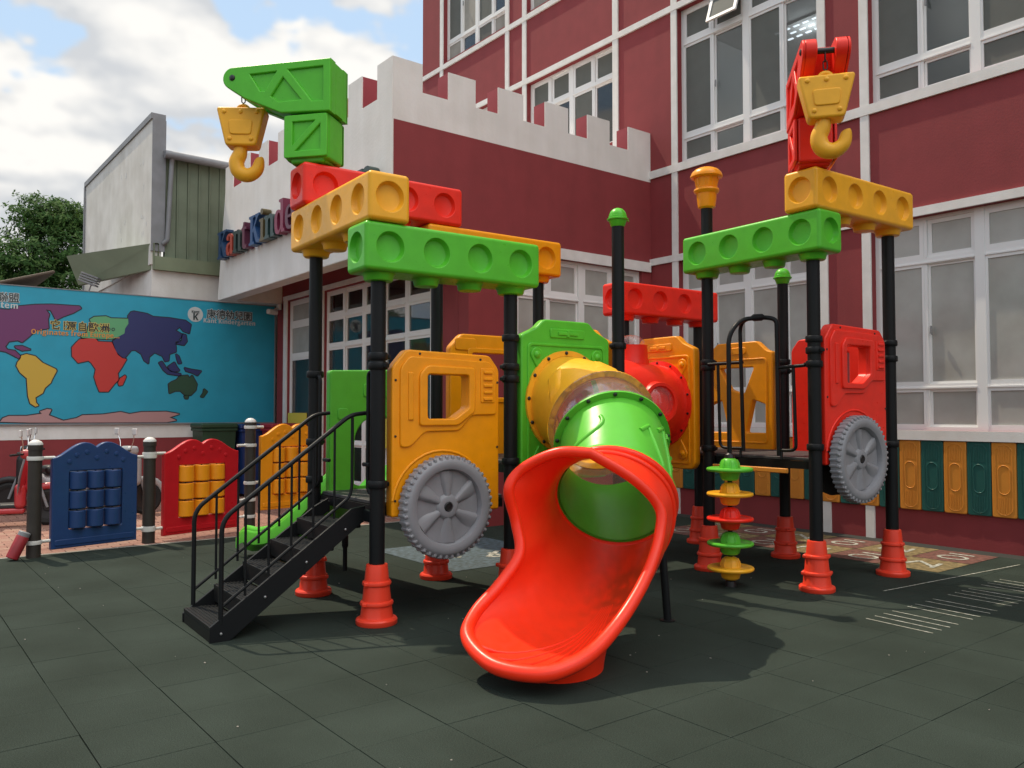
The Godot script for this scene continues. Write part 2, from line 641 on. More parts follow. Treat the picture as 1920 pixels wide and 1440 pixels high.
func make_materials() -> void:
	var w := Color.WHITE
	var soft := noise_tex(3, 0.012, 5, Color(0.94, 0.94, 0.935), w)
	var grime := noise_tex(9, 0.008, 6, Color(0.88, 0.875, 0.86), w)
	var peel := noise_tex(21, 0.06, 3, w, w, true, 1.5)
	var grain := noise_tex(4, 0.22, 4, Color(0.60, 0.60, 0.60), w)
	var grain_n := noise_tex(5, 0.25, 4, w, w, true, 6.0)
	var plaster_n := noise_tex(6, 0.16, 3, w, w, true, 1.2)
	var P := {
		"orange": [0.90, 0.325, 0.004], "yellow": [0.95, 0.455, 0.025], "green": [0.10, 0.52, 0.03], "red": [0.90, 0.03, 0.014],
		"chute": [0.93, 0.036, 0.009], "boot": [0.85, 0.058, 0.026], "blue": [0.02, 0.055, 0.17], "crimson": [0.55, 0.012, 0.02],
		"roller": [0.92, 0.33, 0.012], "grey": [0.27, 0.27, 0.29], "hook": [0.93, 0.455, 0.03], "greenslide": [0.11, 0.50, 0.04],
		"padorange": [0.66, 0.26, 0.04], "padteal": [0.022, 0.105, 0.092]}
	for k in P:
		var c: Array = P[k]
		M[k] = surf_tex(mk(lin(c[0], c[1], c[2]), 0.36), soft, peel, 0.9, 0.05)
	for k in P:
		M[k].metallic_specular = 0.4
	M.grey.roughness = 0.5
	M.blue.roughness = 0.42
	M.black = surf_tex(mk(lin(0.010, 0.011, 0.012), 0.42), soft, peel, 1.5, 0.08)
	M.blackrubber = surf_tex(mk(lin(0.018, 0.019, 0.02), 0.8), grime, grain_n, 2.0, 0.3)
	M.deck = surf_tex(mk(lin(0.045, 0.046, 0.05), 0.55), grime, grain_n, 1.5, 0.2)
	M.black.metallic_specular = 0.3
	M.bolt = mk(lin(0.012, 0.012, 0.013), 0.4)
	M.steel = mk(lin(0.5, 0.5, 0.5), 0.35, 1.0)
	M.chrome = mk(lin(0.7, 0.7, 0.7), 0.12, 1.0)
	M.clear = mk(Color(0.96, 0.93, 0.92, 0.05), 0.06)
	M.clear.transparency = BaseMaterial3D.TRANSPARENCY_ALPHA
	# building
	M.redwall = surf_tex(mk(lin(0.27, 0.036, 0.041), 0.75), soft, plaster_n, 0.35, 0.10, true)
	M.redside = surf_tex(mk(lin(0.34, 0.055, 0.07), 0.75), soft, plaster_n, 0.5, 0.10, true)
	M.whitewall = surf_tex(mk(lin(0.84, 0.82, 0.795), 0.7), soft, plaster_n, 0.22, 0.10, true)
	M.whitetrim = surf_tex(mk(lin(0.82, 0.81, 0.79), 0.6), soft, plaster_n, 0.6, 0.2, true)
	M.frame = mk(lin(0.78, 0.78, 0.765), 0.42)
	M.glass = mk(Color(0.10, 0.13, 0.13, 0.30), 0.03)
	M.glass.transparency = BaseMaterial3D.TRANSPARENCY_ALPHA
	M.screen = surf_tex(mk(Color(0.42, 0.43, 0.41, 0.82), 0.75), soft, null, 0.5)
	M.screen.transparency = BaseMaterial3D.TRANSPARENCY_ALPHA
	M.frost = surf_tex(mk(lin(0.44, 0.44, 0.415), 0.14), grime, null, 0.35, 0.0, true)
	M.blind = surf_tex(mk(lin(0.36, 0.345, 0.31), 0.8), grime, null, 0.5, 0.0, true)
	M.room = mk(lin(0.62, 0.62, 0.59), 0.8)
	M.roomdark = mk(lin(0.55, 0.55, 0.52), 0.8)
	M.roomblue = mk(lin(0.03, 0.13, 0.24), 0.6)
	M.tube = mk(Color(0.9, 0.95, 1.0), 0.5)
	M.tube.emission_enabled = true
	M.tube.emission = Color(0.92, 0.97, 1.0)
	M.tube.emission_energy_multiplier = 1.6
	M.poster = mk(lin(0.62, 0.52, 0.06), 0.6)
	# ground
	M.ground = surf_tex(mk(lin(0.09, 0.088, 0.085), 0.9), grain, grain_n, 0.5, 0.4, true)
	for i in 4:
		var t: float = [1.0, 0.965, 1.03, 0.985][i]
		M["tile%d" % i] = surf_tex(mk(lin(0.060 * t, 0.080 * t, 0.067 * t), 0.88), grain, grain_n, [1.3, 1.17, 1.41, 1.23][i], 0.5, true)
	for i in 4:
		M["tile%d" % i].metallic_specular = 0.18
	M.joint = mk(lin(0.022, 0.024, 0.021), 0.95)
	for i in 3:
		var c2: Array = [[0.47, 0.24, 0.18], [0.43, 0.21, 0.155], [0.50, 0.29, 0.215]][i]
		M["brick%d" % i] = surf_tex(mk(lin(c2[0], c2[1], c2[2]), 0.85), grain, grain_n, 1.2, 0.4, true)
	M.kerb = surf_tex(mk(lin(0.42, 0.39, 0.34), 0.85), grain, grain_n, 0.8, 0.3, true)
	var worn := noise_tex(14, 0.03, 6, Color(0.55, 0.56, 0.50), w)
	M.pyellow = surf_tex(mk(lin(0.30, 0.22, 0.10), 0.85), worn, grain_n, 0.8, 0.4, true)
	M.pred = surf_tex(mk(lin(0.22, 0.085, 0.07), 0.85), worn, grain_n, 0.8, 0.4, true)
	M.pblue = surf_tex(mk(lin(0.10, 0.15, 0.19), 0.85), worn, grain_n, 0.8, 0.4, true)
	M.pwhite = surf_tex(mk(lin(0.62, 0.62, 0.58), 0.85), worn, grain_n, 1.1, 0.4, true)
	# board, house, yard
	M.sea = surf_tex(mk(lin(0.018, 0.34, 0.50), 0.42), soft, null, 0.3)
	M.continents = {}
	var cont := {"outline": [0.012, 0.02, 0.03], "purple": [0.15, 0.035, 0.13], "yellow": [0.56, 0.37, 0.05], "red": [0.50, 0.04, 0.035], "navy": [0.022, 0.032, 0.13], "green": [0.02, 0.07, 0.04], "lime": [0.11, 0.36, 0.17], "pink": [0.42, 0.24, 0.24], "white": [0.52, 0.56, 0.56], "dark": [0.03, 0.05, 0.055], "gold": [0.62, 0.46, 0.10], "orange": [0.60, 0.26, 0.06]}
	for k in cont:
		M.continents[k] = mk(lin(cont[k][0], cont[k][1], cont[k][2]), 0.4)
	M.corrugated = surf_tex(mk(lin(0.16, 0.20, 0.135), 0.6), grime, null, 0.4, 0.0, true)
	M.canopy = surf_tex(mk(lin(0.20, 0.24, 0.15), 0.6), grime, null, 0.3, 0.0, true)
	M.housewhite = surf_tex(mk(lin(0.80, 0.79, 0.76), 0.75), grime, plaster_n, 0.25, 0.10, true)
	M.zinc = surf_tex(mk(lin(0.24, 0.25, 0.27), 0.55), grime, null, 0.5, 0.0, true)
	M.rooftile = mk(lin(0.10, 0.075, 0.055), 0.8)
	M.wood = surf_tex(mk(lin(0.030, 0.024, 0.019), 0.6), grime, grain_n, 1.5, 0.3)
	M.capwhite = mk(lin(0.62, 0.61, 0.58), 0.4)
	M.binGreen = surf_tex(mk(lin(0.018, 0.06, 0.028), 0.5), grime, null, 0.8)
	M.binBlue = surf_tex(mk(lin(0.012, 0.04, 0.17), 0.5), grime, null, 0.8)
	M.binRed = surf_tex(mk(lin(0.32, 0.02, 0.03), 0.5), grime, null, 0.8)
	# second layers: broad mottling on floor and plastics, rain streaks on walls
	var broad := noise_tex(31, 0.010, 5, Color(0.84, 0.84, 0.83), w)
	var streak := noise_tex(33, 0.012, 4, Color(0.955, 0.95, 0.94), w)
	var scuff := noise_tex(37, 0.03, 6, Color(0.5, 0.5, 0.5), Color(0.85, 0.85, 0.85))
	for i in 4:
		second(M["tile%d" % i], broad, Vector3(0.16, 0.16, 0.16))
	for k in ["redwall", "whitewall", "housewhite", "whitetrim"]:
		second(M[k], streak, Vector3(0.45, 0.06, 0.45))
	for k in P:
		M[k].roughness = 0.50
		M[k].roughness_texture = scuff
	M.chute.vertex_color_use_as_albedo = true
	M.scooterred = mk(lin(0.42, 0.012, 0.02), 0.22)
	M.scooterred.clearcoat_enabled = true
	M.scootergrey = mk(lin(0.36, 0.37, 0.38), 0.25)
	M.scooterwhite = mk(lin(0.62, 0.62, 0.61), 0.25)
	M.tyre = mk(lin(0.012, 0.012, 0.012), 0.8)
	M.seat = mk(lin(0.012, 0.012, 0.013), 0.5)
	M.mirror = mk(lin(0.8, 0.8, 0.82), 0.05, 1.0)
	M.bark = surf_tex(mk(lin(0.09, 0.065, 0.045), 0.9), grain, grain_n, 0.6, 0.6)
	M.leaves = []
	for c3 in [[0.028, 0.068, 0.02], [0.042, 0.092, 0.026], [0.065, 0.115, 0.036]]:
		var lm := mk(lin(c3[0], c3[1], c3[2]), 0.55)
		lm.backlight_enabled = true
		lm.backlight = lin(c3[0] * 0.9, c3[1] * 0.9, c3[2] * 0.5)
		lm.roughness = 0.75
		lm.metallic_specular = 0.2
		lm.cull_mode = BaseMaterial3D.CULL_DISABLED
		M.leaves.append(lm)

# ---------------------------------------------------------------- ground
const TX := 0.845
const TZ := -4.95
const TP := 0.4895
const TQ := 0.4875

func build_ground() -> void:
	var g := MB.new()
	g.fquad(Vector3(-250, -0.06, -250), Vector3(250, -0.06, -250), Vector3(250, -0.06, 250), Vector3(-250, -0.06, 250), Vector3.UP)
	struct("ground", g, M.ground)
	# rubber safety tiles laid on a dark bed
	var zb := TZ - 11 * TQ
	var b := MB.new()
	b.box2(Vector3(-9, -0.05, zb), Vector3(9.995, -0.014, 8))
	var floor_ := struct("rubber_floor", b, M.joint)
	var variants := []
	for k in 4:
		var t := MB.new()
		t.rbox(Vector3(0, -0.0065, 0), Vector3(TP - [0.004, 0.006, 0.003, 0.005][k], 0.013, TQ - [0.002, 0.003, 0.0015, 0.0025][k]), 0.0022, 1)
		variants.append(t.mesh())
	var cells := []
	for i in range(-20, 19):
		for j in range(-11, 27):
			var c := Vector3(TX + (i + 0.5) * TP, 0, TZ + (j + 0.5) * TQ)
			if c.x > 9.99 - TP * 0.5 or c.x < -8.9:
				continue
			# the nearest ones in the part of the yard that is looked at are single tiles
			var az := rad_to_deg(atan2(c.x, -c.z))
			var near := c.length() > 2.4 and c.z < -0.2 and az > 3.0 and az < 73.0
			cells.append([c.length() if near else 1000.0 + c.length(), c])
	cells.sort_custom(func(a, q): return a[0] < q[0])
	var rest := MB.new()
	var r2 := RandomNumberGenerator.new()
	r2.seed = 77
	for k in cells.size():
		var c: Vector3 = cells[k][1]
		var lift := r2.randf_range(-0.0008, 0.0008)
		if k < 290:
			var o := obj("tile", variants[r2.randi_range(0, 3)], M["tile%d" % r2.randi_range(0, 3)], floor_)
			o.position = c + Vector3(r2.randf_range(-0.001, 0.001), lift, r2.randf_range(-0.001, 0.001))
			o.rotation.y = r2.randf_range(-0.0025, 0.0025)
		else:
			rest.rbox(c + Vector3(0, -0.0065 + lift, 0), Vector3(TP - 0.005, 0.013, TQ - 0.002), 0.0022, 1)
	var ro := obj("far_tiles", rest, M.tile0, floor_)
	ro.set_meta("kind", "stuff")
	# brick paving beyond the fence
	var pb := MB.new()
	pb.box2(Vector3(-12, -0.05, -15.72), Vector3(6.36, -0.012, zb - 0.06))
	var pav := struct("brick_paving", pb, M.kerb)
	var far := MB.new()
	var bm := MB.new()
	bm.rbox(Vector3(0, -0.006, 0), Vector3(0.232, 0.012, 0.112), 0.003, 1)
	var bmesh := bm.mesh()
	var row := 0
	var z := zb - 0.13
	while z > -15.66:
		var off := 0.12 if row % 2 else 0.0
		var x := -6.0 + off
		while x < 6.2:
			var p := Vector3(x, r2.randf_range(-0.0015, 0.0015), z)
			if x > 0.45 and x < 3.2 and z > -13.1:
				var o := obj("brick", bmesh, M["brick%d" % r2.randi_range(0, 2)], pav)
				o.position = p
			else:
				far.rbox(p + Vector3(0, -0.006, 0), Vector3(0.232, 0.012, 0.112), 0.003, 1)
			x += 0.24
		z -= 0.12
		row += 1
	var fo := obj("far_bricks", far, M.brick0, pav)
	fo.set_meta("kind", "stuff")
	var kb := MB.new()
	kb.rbox(Vector3(-1.4, -0.012, zb - 0.03), Vector3(15.4, 0.03, 0.05), 0.006, 1)
	struct("kerb_strip", kb, M.kerb)
	# a few pale flecks of grit lying about
	var fk := MB.new()
	for i in 60:
		var c := Vector3(r2.randf_range(0.2, 7.5), 0.003, r2.randf_range(-9.5, -1.6))
		var sz := r2.randf_range(0.004, 0.011)
		fk.rbox(c, Vector3(sz, 0.005, sz * r2.randf_range(0.5, 1.6)), 0.0015, 1)
	var fo2 := obj("floor_grit", fk, M.kerb, self)
	meta(fo2, "tiny pale flecks of grit scattered on the rubber floor", "grit", "", "stuff")
	build_markings()

func flat(mb: MB, pts: Array, y: float) -> void:
	var pl := PackedVector2Array()
	for p in pts:
		pl.append(p)
	var ix := Geometry2D.triangulate_polygon(pl)
	for i in range(0, ix.size(), 3):
		var t := []
		for k in 3:
			var q: Vector2 = pl[ix[i + k]]
			t.append(Vector3(q.x, y, q.y))
		mb.tri(t[0], t[1], t[2], Vector3.UP, Vector3.UP, Vector3.UP)

func strip(mb: MB, a: Vector2, b: Vector2, w: float, y: float) -> void:
	var d := (b - a).normalized().orthogonal() * w * 0.5
	flat(mb, [a - d, b - d, b + d, a + d], y)

func ring2(mb: MB, c: Vector2, rx: float, rz: float, w: float, y: float) -> void:
	var k := 24
	for i in k:
		var a0 := TAU * i / k
		var a1 := TAU * (i + 1) / k
		flat(mb, [c + Vector2(cos(a0) * rx, sin(a0) * rz), c + Vector2(cos(a1) * rx, sin(a1) * rz), c + Vector2(cos(a1) * (rx - w), sin(a1) * (rz - w)), c + Vector2(cos(a0) * (rx - w), sin(a0) * (rz - w))], y)

func build_markings() -> void:
	var root := thing("hopscotch_marking", "worn yellow and red painted hopscotch squares with white figures beside the wall pads", "marking")
	var x0 := 8.22
	for r in 6:
		for c in 2:
			var m := MB.new()
			var xa := x0 + c * 0.7
			var za := -3.82 - r * 0.62
			flat(m, [Vector2(xa + 0.006, za - 0.61), Vector2(xa + 0.694, za - 0.61), Vector2(xa + 0.694, za), Vector2(xa + 0.006, za)], 0.004)
			obj("square", m, M.pyellow if (r + c) % 2 == 0 else M.pred, root)
			var d := MB.new()
			var cc := Vector2(xa + 0.35, za - 0.31)
			if (r + c) % 2 == 1:
				ring2(d, cc + Vector2(-0.08, 0.02), 0.13, 0.16, 0.04, 0.008)
				strip(d, cc + Vector2(0.16, -0.12), cc + Vector2(0.16, 0.14), 0.05, 0.008)
			else:
				strip(d, cc + Vector2(-0.14, -0.15), cc + Vector2(0.12, -0.1), 0.045, 0.008)
				strip(d, cc + Vector2(-0.1, 0.15), cc + Vector2(0.14, -0.1), 0.045, 0.008)
				strip(d, cc + Vector2(-0.16, 0.16), cc + Vector2(0.14, 0.12), 0.045, 0.008)
			obj("figure", d, M.pwhite, root)
	var ln := thing("ladder_marking", "row of thin white painted lines on the rubber floor at right", "marking")
	for x in [5.97, 6.10, 6.23, 6.36, 6.60, 6.73, 6.90, 7.03, 7.30, 7.43, 7.56, 7.69, 7.95, 8.08, 8.21, 8.34]:
		var m := MB.new()
		strip(m, Vector2(x, -3.31), Vector2(x - 0.03, -2.80), 0.013, 0.004)
		obj("line", m, M.pwhite, ln)
	var m2 := MB.new()
	strip(m2, Vector2(7.0, -3.72), Vector2(9.3, -3.5), 0.014, 0.004)
	obj("line", m2, M.pwhite, ln)
	var st := MB.new()
	ring2(st, Vector2(8.95, -3.05), 0.16, 0.22, 0.07, 0.004)
	obj("figure", st, M.pwhite, ln)
	var bl := thing("blue_marking", "faded blue painted square with white figures on the floor under the playset", "marking")
	var q := MB.new()
	flat(q, [Vector2(4.55, -8.35), Vector2(6.1, -8.35), Vector2(6.1, -6.75), Vector2(4.55, -6.75)], 0.004)
	obj("square", q, M.pblue, bl)
	var f := MB.new()
	strip(f, Vector2(4.8, -7.7), Vector2(5.05, -7.35), 0.06, 0.008)
	strip(f, Vector2(5.3, -7.2), Vector2(5.75, -6.95), 0.06, 0.008)
	strip(f, Vector2(5.45, -7.4), Vector2(5.5, -6.9), 0.06, 0.008)
	strip(f, Vector2(5.3, -7.2), Vector2(5.62, -7.45), 0.06, 0.008)
	obj("figure", f, M.pwhite, bl)

# ---------------------------------------------------------------- school
var school: Node3D

# cols: list of pane widths weights with thick flag; rows: [y0, y1] of each pane row
func window(parent: Node3D, fr: Transform3D, u0: float, u1: float, rows: Array, kinds: Array, rec: float, bar_: float, single := 0) -> Node3D:
	var w := holder("window", parent)
	var v0: float = rows[0][0]
	var v1: float = rows[rows.size() - 1][1]
	var f := MB.new()
	f.xf = fr
	var z1 := -rec
	var z0 := -rec - 0.07
	var b := bar_
	# outer frame
	f.box2(Vector3(u0, v0 - 0.0, z0), Vector3(u0 + b, v1, z1))
	f.box2(Vector3(u1 - b, v0, z0), Vector3(u1, v1, z1))
	var mid := (u0 + u1) * 0.5
	var wide := u1 - u0 > 1.6 and single == 0
	var edges := []
	if wide:
		f.box2(Vector3(mid - b, v0, z0), Vector3(mid + b, v1, z1 + 0.004))
		var q1 := (u0 + b + mid - b) * 0.5
		var q2 := (mid + b + u1 - b) * 0.5
		for q in [q1, q2]:
			for k in rows.size():
				f.box2(Vector3(q - 0.019, rows[k][0] + 0.002, z0 + 0.004), Vector3(q + 0.019, rows[k][1] - 0.002, z1 - 0.006))
		edges = [[u0 + b, q1 - 0.02], [q1 + 0.02, mid - b], [mid + b, q2 - 0.02], [q2 + 0.02, u1 - b]]
	elif single > 1:
		for k in single:
			var a := lerpf(u0 + b, u1 - b, float(k) / single)
			var c := lerpf(u0 + b, u1 - b, float(k + 1) / single)
			edges.append([a + (0.018 if k > 0 else 0.0), c - (0.018 if k < single - 1 else 0.0)])
			if k > 0:
				for q in rows.size():
					f.box2(Vector3(a - 0.017, rows[q][0] + 0.002, z0 + 0.004), Vector3(a + 0.017, rows[q][1] - 0.002, z1 - 0.006))
	else:
		edges = [[u0 + b, u1 - b]]
	# horizontal rails between rows, butted between the uprights
	var spans := [[u0 + b, mid - b], [mid + b, u1 - b]] if wide else [[u0 + b, u1 - b]]
	for s in spans:
		f.box2(Vector3(s[0], v0, z0 + 0.002), Vector3(s[1], v0 + b * 0.8, z1 - 0.003))
		f.box2(Vector3(s[0], v1 - b * 0.7, z0 + 0.002), Vector3(s[1], v1, z1 - 0.003))
		for k in rows.size() - 1:
			f.box2(Vector3(s[0], rows[k][1], z0 + 0.002), Vector3(s[1], rows[k + 1][0], z1 - 0.003))
			f.box2(Vector3(s[0], rows[k][1] + 0.012, z1 - 0.003), Vector3(s[1], rows[k][1] + 0.03, z1 + 0.012))
	obj("frame", f, M.frame, w)
	var idx := 0
	for k in rows.size():
		var y0: float = rows[k][0] + (b * 0.8 if k == 0 else 0.0)
		var y1: float = rows[k][1] - (b * 0.7 if k == rows.size() - 1 else 0.0)
		for e in edges.size():
			var a: float = edges[e][0]
			var c: float = edges[e][1]
			var fwd := 0.012 if e % 2 == 0 else -0.012
			# sash of this pane
			var s := MB.new()
			s.xf = fr
			var sw := 0.028 if k < rows.size() - 1 else 0.05
			var za := z1 - 0.045 + fwd
			var zb := z1 - 0.015 + fwd
			s.box2(Vector3(a, y0, za), Vector3(a + sw, y1, zb))
			s.box2(Vector3(c - sw, y0, za), Vector3(c, y1, zb))
			s.box2(Vector3(a + sw, y0, za), Vector3(c - sw, y0 + sw, zb))
			s.box2(Vector3(a + sw, y1 - sw, za), Vector3(c - sw, y1, zb))
			obj("sash", s, M.frame, w)
			var p := MB.new()
			p.xf = fr
			p.box2(Vector3(a + sw - 0.004, y0 + sw - 0.004, za + 0.010), Vector3(c - sw + 0.004, y1 - sw + 0.004, za + 0.016))
			obj("pane", p, M[kinds[idx % kinds.size()]], w)
			idx += 1
	if wide and rows.size() > 2:
		var hd := MB.new()
		hd.xf = fr
		var yy: float = lerpf(rows[1][0], rows[1][1], 0.45)
		hd.rbox(Vector3(edges[1][0] + 0.035, yy, z1 + 0.005), Vector3(0.022, 0.10, 0.02), 0.006, 1)
		hd.rbox(Vector3(edges[1][0] + 0.05, yy - 0.03, z1 + 0.018), Vector3(0.014, 0.07, 0.014), 0.004, 1)
		obj("handle", hd, M.zinc, w)
	return w

# thick jamb lining that joins the wall face to the recessed frame
func trim_box(called: String, fr: Transform3D, lo: Vector3, hi: Vector3, m: Material) -> void:
	var b := MB.new()
	b.xf = fr
	b.box2(lo, hi)
	obj(called, b, m, school)

func build_school() -> void:
	school = thing("school_building", "red painted school with white bands, big white-framed windows and castle battlements", "building")
	var fx := frame(Vector3(10, 0, 0), Vector3(0, 0, 1), Vector3(-1, 0, 0))
	# main facade: bays of [u0, u1]
	var bays := [[-8.55, -6.11], [-5.40, -2.90], [-2.25, 0.2], [0.9, 3.35]]
	var back := [[-15.28, -13.0], [-12.33, -9.97]]
	var holes := []
	for b in bays:
		holes.append(rect2(b[0], 1.34, b[1], 3.93))
		holes.append(rect2(b[0], 5.47, b[1], 7.94))
		holes.append(rect2(b[0], 9.35, b[1], 11.8))
	for b in back:
		holes.append(rect2(b[0], 6.2, b[1], 7.94))
		holes.append(rect2(b[0], 9.35, b[1], 11.8))
	var w := MB.new()
	w.xf = fx
	w.plate(rect2(-16.16, -0.05, 6.0, 13.2), holes, -0.25, 0.0, 0.0)
	obj("facade_wall", w, M.redwall, school)
	# the mass of the block behind (roof and far sides)
	var mass := MB.new()
	mass.box2(Vector3(17.2, -0.05, -16.16), Vector3(17.4, 13.2, 6.0))
	mass.box2(Vector3(10.25, -0.05, -16.16), Vector3(17.2, 13.2, -16.0))
	mass.box2(Vector3(10.25, -0.05, 5.84), Vector3(17.2, 13.2, 6.0))
	mass.box2(Vector3(10.25, 13.0, -16.0), Vector3(17.2, 13.2, 5.84))
	obj("outer_wall", mass, M.redwall, school)
	for y in [4.6, 8.3, 12.1]:
		var sl := MB.new()
		sl.box2(Vector3(10.25, y, -16.0), Vector3(17.2, y + 0.2, 5.84))
		obj("floor_slab", sl, M.room, school)
	for y in [[-0.05, 4.6], [4.8, 8.3], [8.5, 12.1]]:
		for z in [-12.9, -9.4, -5.75, -2.6]:
			var pw := MB.new()
			pw.box2(Vector3(10.25, y[0], z - 0.06), Vector3(17.2, y[1], z + 0.06))
			obj("room_wall", pw, M.room, school)
	# white bands and uprights, 25 mm proud of the wall
	var P := 0.025
	for y in [[3.93, 4.035], [5.345, 5.47], [7.94, 8.04], [9.20, 9.30]]:
		var segs := [[-16.16, 6.0]] if y[0] > 7.0 else [[-9.13, 6.0]]
		for s in segs:
			trim_box("band", fx, Vector3(s[0], y[0], 0), Vector3(s[1], y[1], P + 0.008), M.whitetrim)
	var ups := []
	for b in bays:
		ups.append([b[0] - 0.115, b[0]])
		ups.append([b[1], b[1] + 0.115])
	for u in ups:
		for yy in [[-0.02, 0.385], [1.225, 3.93], [4.035, 5.345], [5.47, 7.94], [8.04, 9.20], [9.30, 13.1]]:
			trim_box("upright", fx, Vector3(u[0], yy[0], 0), Vector3(u[1], yy[1], P), M.whitetrim)
	for u in [[-15.40, -15.28], [-13.0, -12.88], [-12.45, -12.33], [-9.97, -9.84]]:
		for yy in [[5.4, 7.94], [8.04, 9.20], [9.30, 13.1]]:
			trim_box("upright", fx, Vector3(u[0], yy[0], 0), Vector3(u[1], yy[1], P), M.whitetrim)
	# windows of the main facade
	var gk := ["frost"]
	for b in bays:
		window(school, fx, b[0], b[1], [[1.34, 1.83], [1.90, 3.35], [3.43, 3.93]], gk, 0.10, 0.055)
		window(school, fx, b[0], b[1], [[5.47, 5.85], [5.94, 7.35], [7.43, 7.94]], ["screen", "glass", "screen", "screen", "screen", "glass", "screen", "glass", "screen", "screen", "screen", "screen"], 0.10, 0.055)
		window(school, fx, b[0], b[1], [[9.35, 9.75], [9.84, 11.3], [11.38, 11.8]], ["screen", "glass"], 0.10, 0.055)
	for b in back:
		window(school, fx, b[0], b[1], [[6.2, 7.35], [7.43, 7.94]], ["screen", "glass", "screen", "glass", "screen", "screen", "screen", "screen"], 0.10, 0.055)
		window(school, fx, b[0], b[1], [[9.35, 9.75], [9.84, 11.3], [11.38, 11.8]], ["blind", "glass", "screen", "blind", "screen", "blind", "screen", "glass"], 0.10, 0.055)
	# one awning sash standing open over the first big window
	var aw := holder("open_sash", school)
	var am := MB.new()
	am.xf = fx * Transform3D(Basis(Vector3.RIGHT, -0.32), Vector3(-7.62, 7.92, -0.06))
	for q in [[Vector3(-0.27, -0.5, 0), Vector3(-0.22, 0, 0.03)], [Vector3(0.22, -0.5, 0), Vector3(0.27, 0, 0.03)], [Vector3(-0.22, -0.5, 0), Vector3(0.22, -0.45, 0.03)], [Vector3(-0.22, -0.05, 0), Vector3(0.22, 0, 0.03)]]:
		am.box2(q[0], q[1])
	obj("frame", am, M.frame, aw)
	var ag := MB.new()
	ag.xf = am.xf
	ag.box2(Vector3(-0.225, -0.455, 0.01), Vector3(0.225, -0.045, 0.016))
	obj("pane", ag, M.screen, aw)
	# sill ledge above the pads
	var bz := -9.12
	trim_box("sill", fx, Vector3(bz, 1.225, 0), Vector3(6.0, 1.34, 0.05), M.whitetrim)
	# striped wall pads
	var k := 0
	var u := -9.0
	var padv := pad_mesh()
	while u < 1.0:
		var o := obj("wall_pad", padv[0], M.padorange if k % 2 else M.padteal, school)
		o.transform = fx * Transform3D(Basis.IDENTITY, Vector3(u + 0.13, 0.385, 0.003))
		var rb := obj("rib", padv[1], M.padorange if k % 2 else M.padteal, o)
		rb.position = Vector3.ZERO
		u += 0.262
		k += 1
	build_annex()
	build_room_lights()

func pad_mesh() -> Array:
	var m := MB.new()
	m.plate(rrect(-0.128, 0.0, 0.128, 0.835, 0.025, 3), [], 0.0, 0.03, 0.012, false)
	var r := MB.new()
	# raised ring and ribs
	var pts := []
	for i in 20:
		var a := TAU * i / 20
		var yy := 0.4175 + sin(a) * 0.065 + (0.095 if sin(a) > 0 else -0.095)
		pts.append(Vector3(cos(a) * 0.062, yy, 0.031))
	r.tube(pts, 0.006, 6, true)
	for i in 7:
		var x := -0.054 + i * 0.018
		var e := sqrt(maxf(0.0, 1.0 - pow(x / 0.085, 2.0))) * 0.085
		r.tube([Vector3(x, 0.10 - e * 0.8, 0.030), Vector3(x, 0.225, 0.030)], 0.0045, 5)
		r.tube([Vector3(x, 0.61, 0.030), Vector3(x, 0.735 + e * 0.8, 0.030)], 0.0045, 5)
	var out := []
	for i in 24:
		var a := TAU * i / 24
		out.append(Vector3(cos(a) * 0.088, 0.4175 + sin(a) * 0.088 + (0.30 if sin(a) > 0 else -0.30), 0.030))
	r.tube(out, 0.005, 5, true)
	return [m.mesh(), r.mesh()]

func crenel(mb: MB, u0: float, u1: float, y0: float, lo: float, hi: float, merl: Array, z0: float, z1: float) -> void:
	var p := PackedVector2Array([Vector2(u0, y0), Vector2(u1, y0)])
	var seq := merl.duplicate()
	seq.reverse()
	for m in seq:
		p.append(Vector2(m[1], lo))
		p.append(Vector2(m[1], hi))
		p.append(Vector2(m[0], hi))
		p.append(Vector2(m[0], lo))
	# drop the doubled points at the ends
	var q := PackedVector2Array()
	for v in p:
		if q.size() == 0 or q[q.size() - 1].distance_to(v) > 0.001:
			q.append(v)
	var r := PackedVector2Array()
	for i in q.size():
		var v := q[i]
		if (absf(v.x - u1) < 0.001 or absf(v.x - u0) < 0.001) and absf(v.y - lo) < 0.001:
			continue
		r.append(v)
	mb.plate(r, [], z0, z1, 0.0)

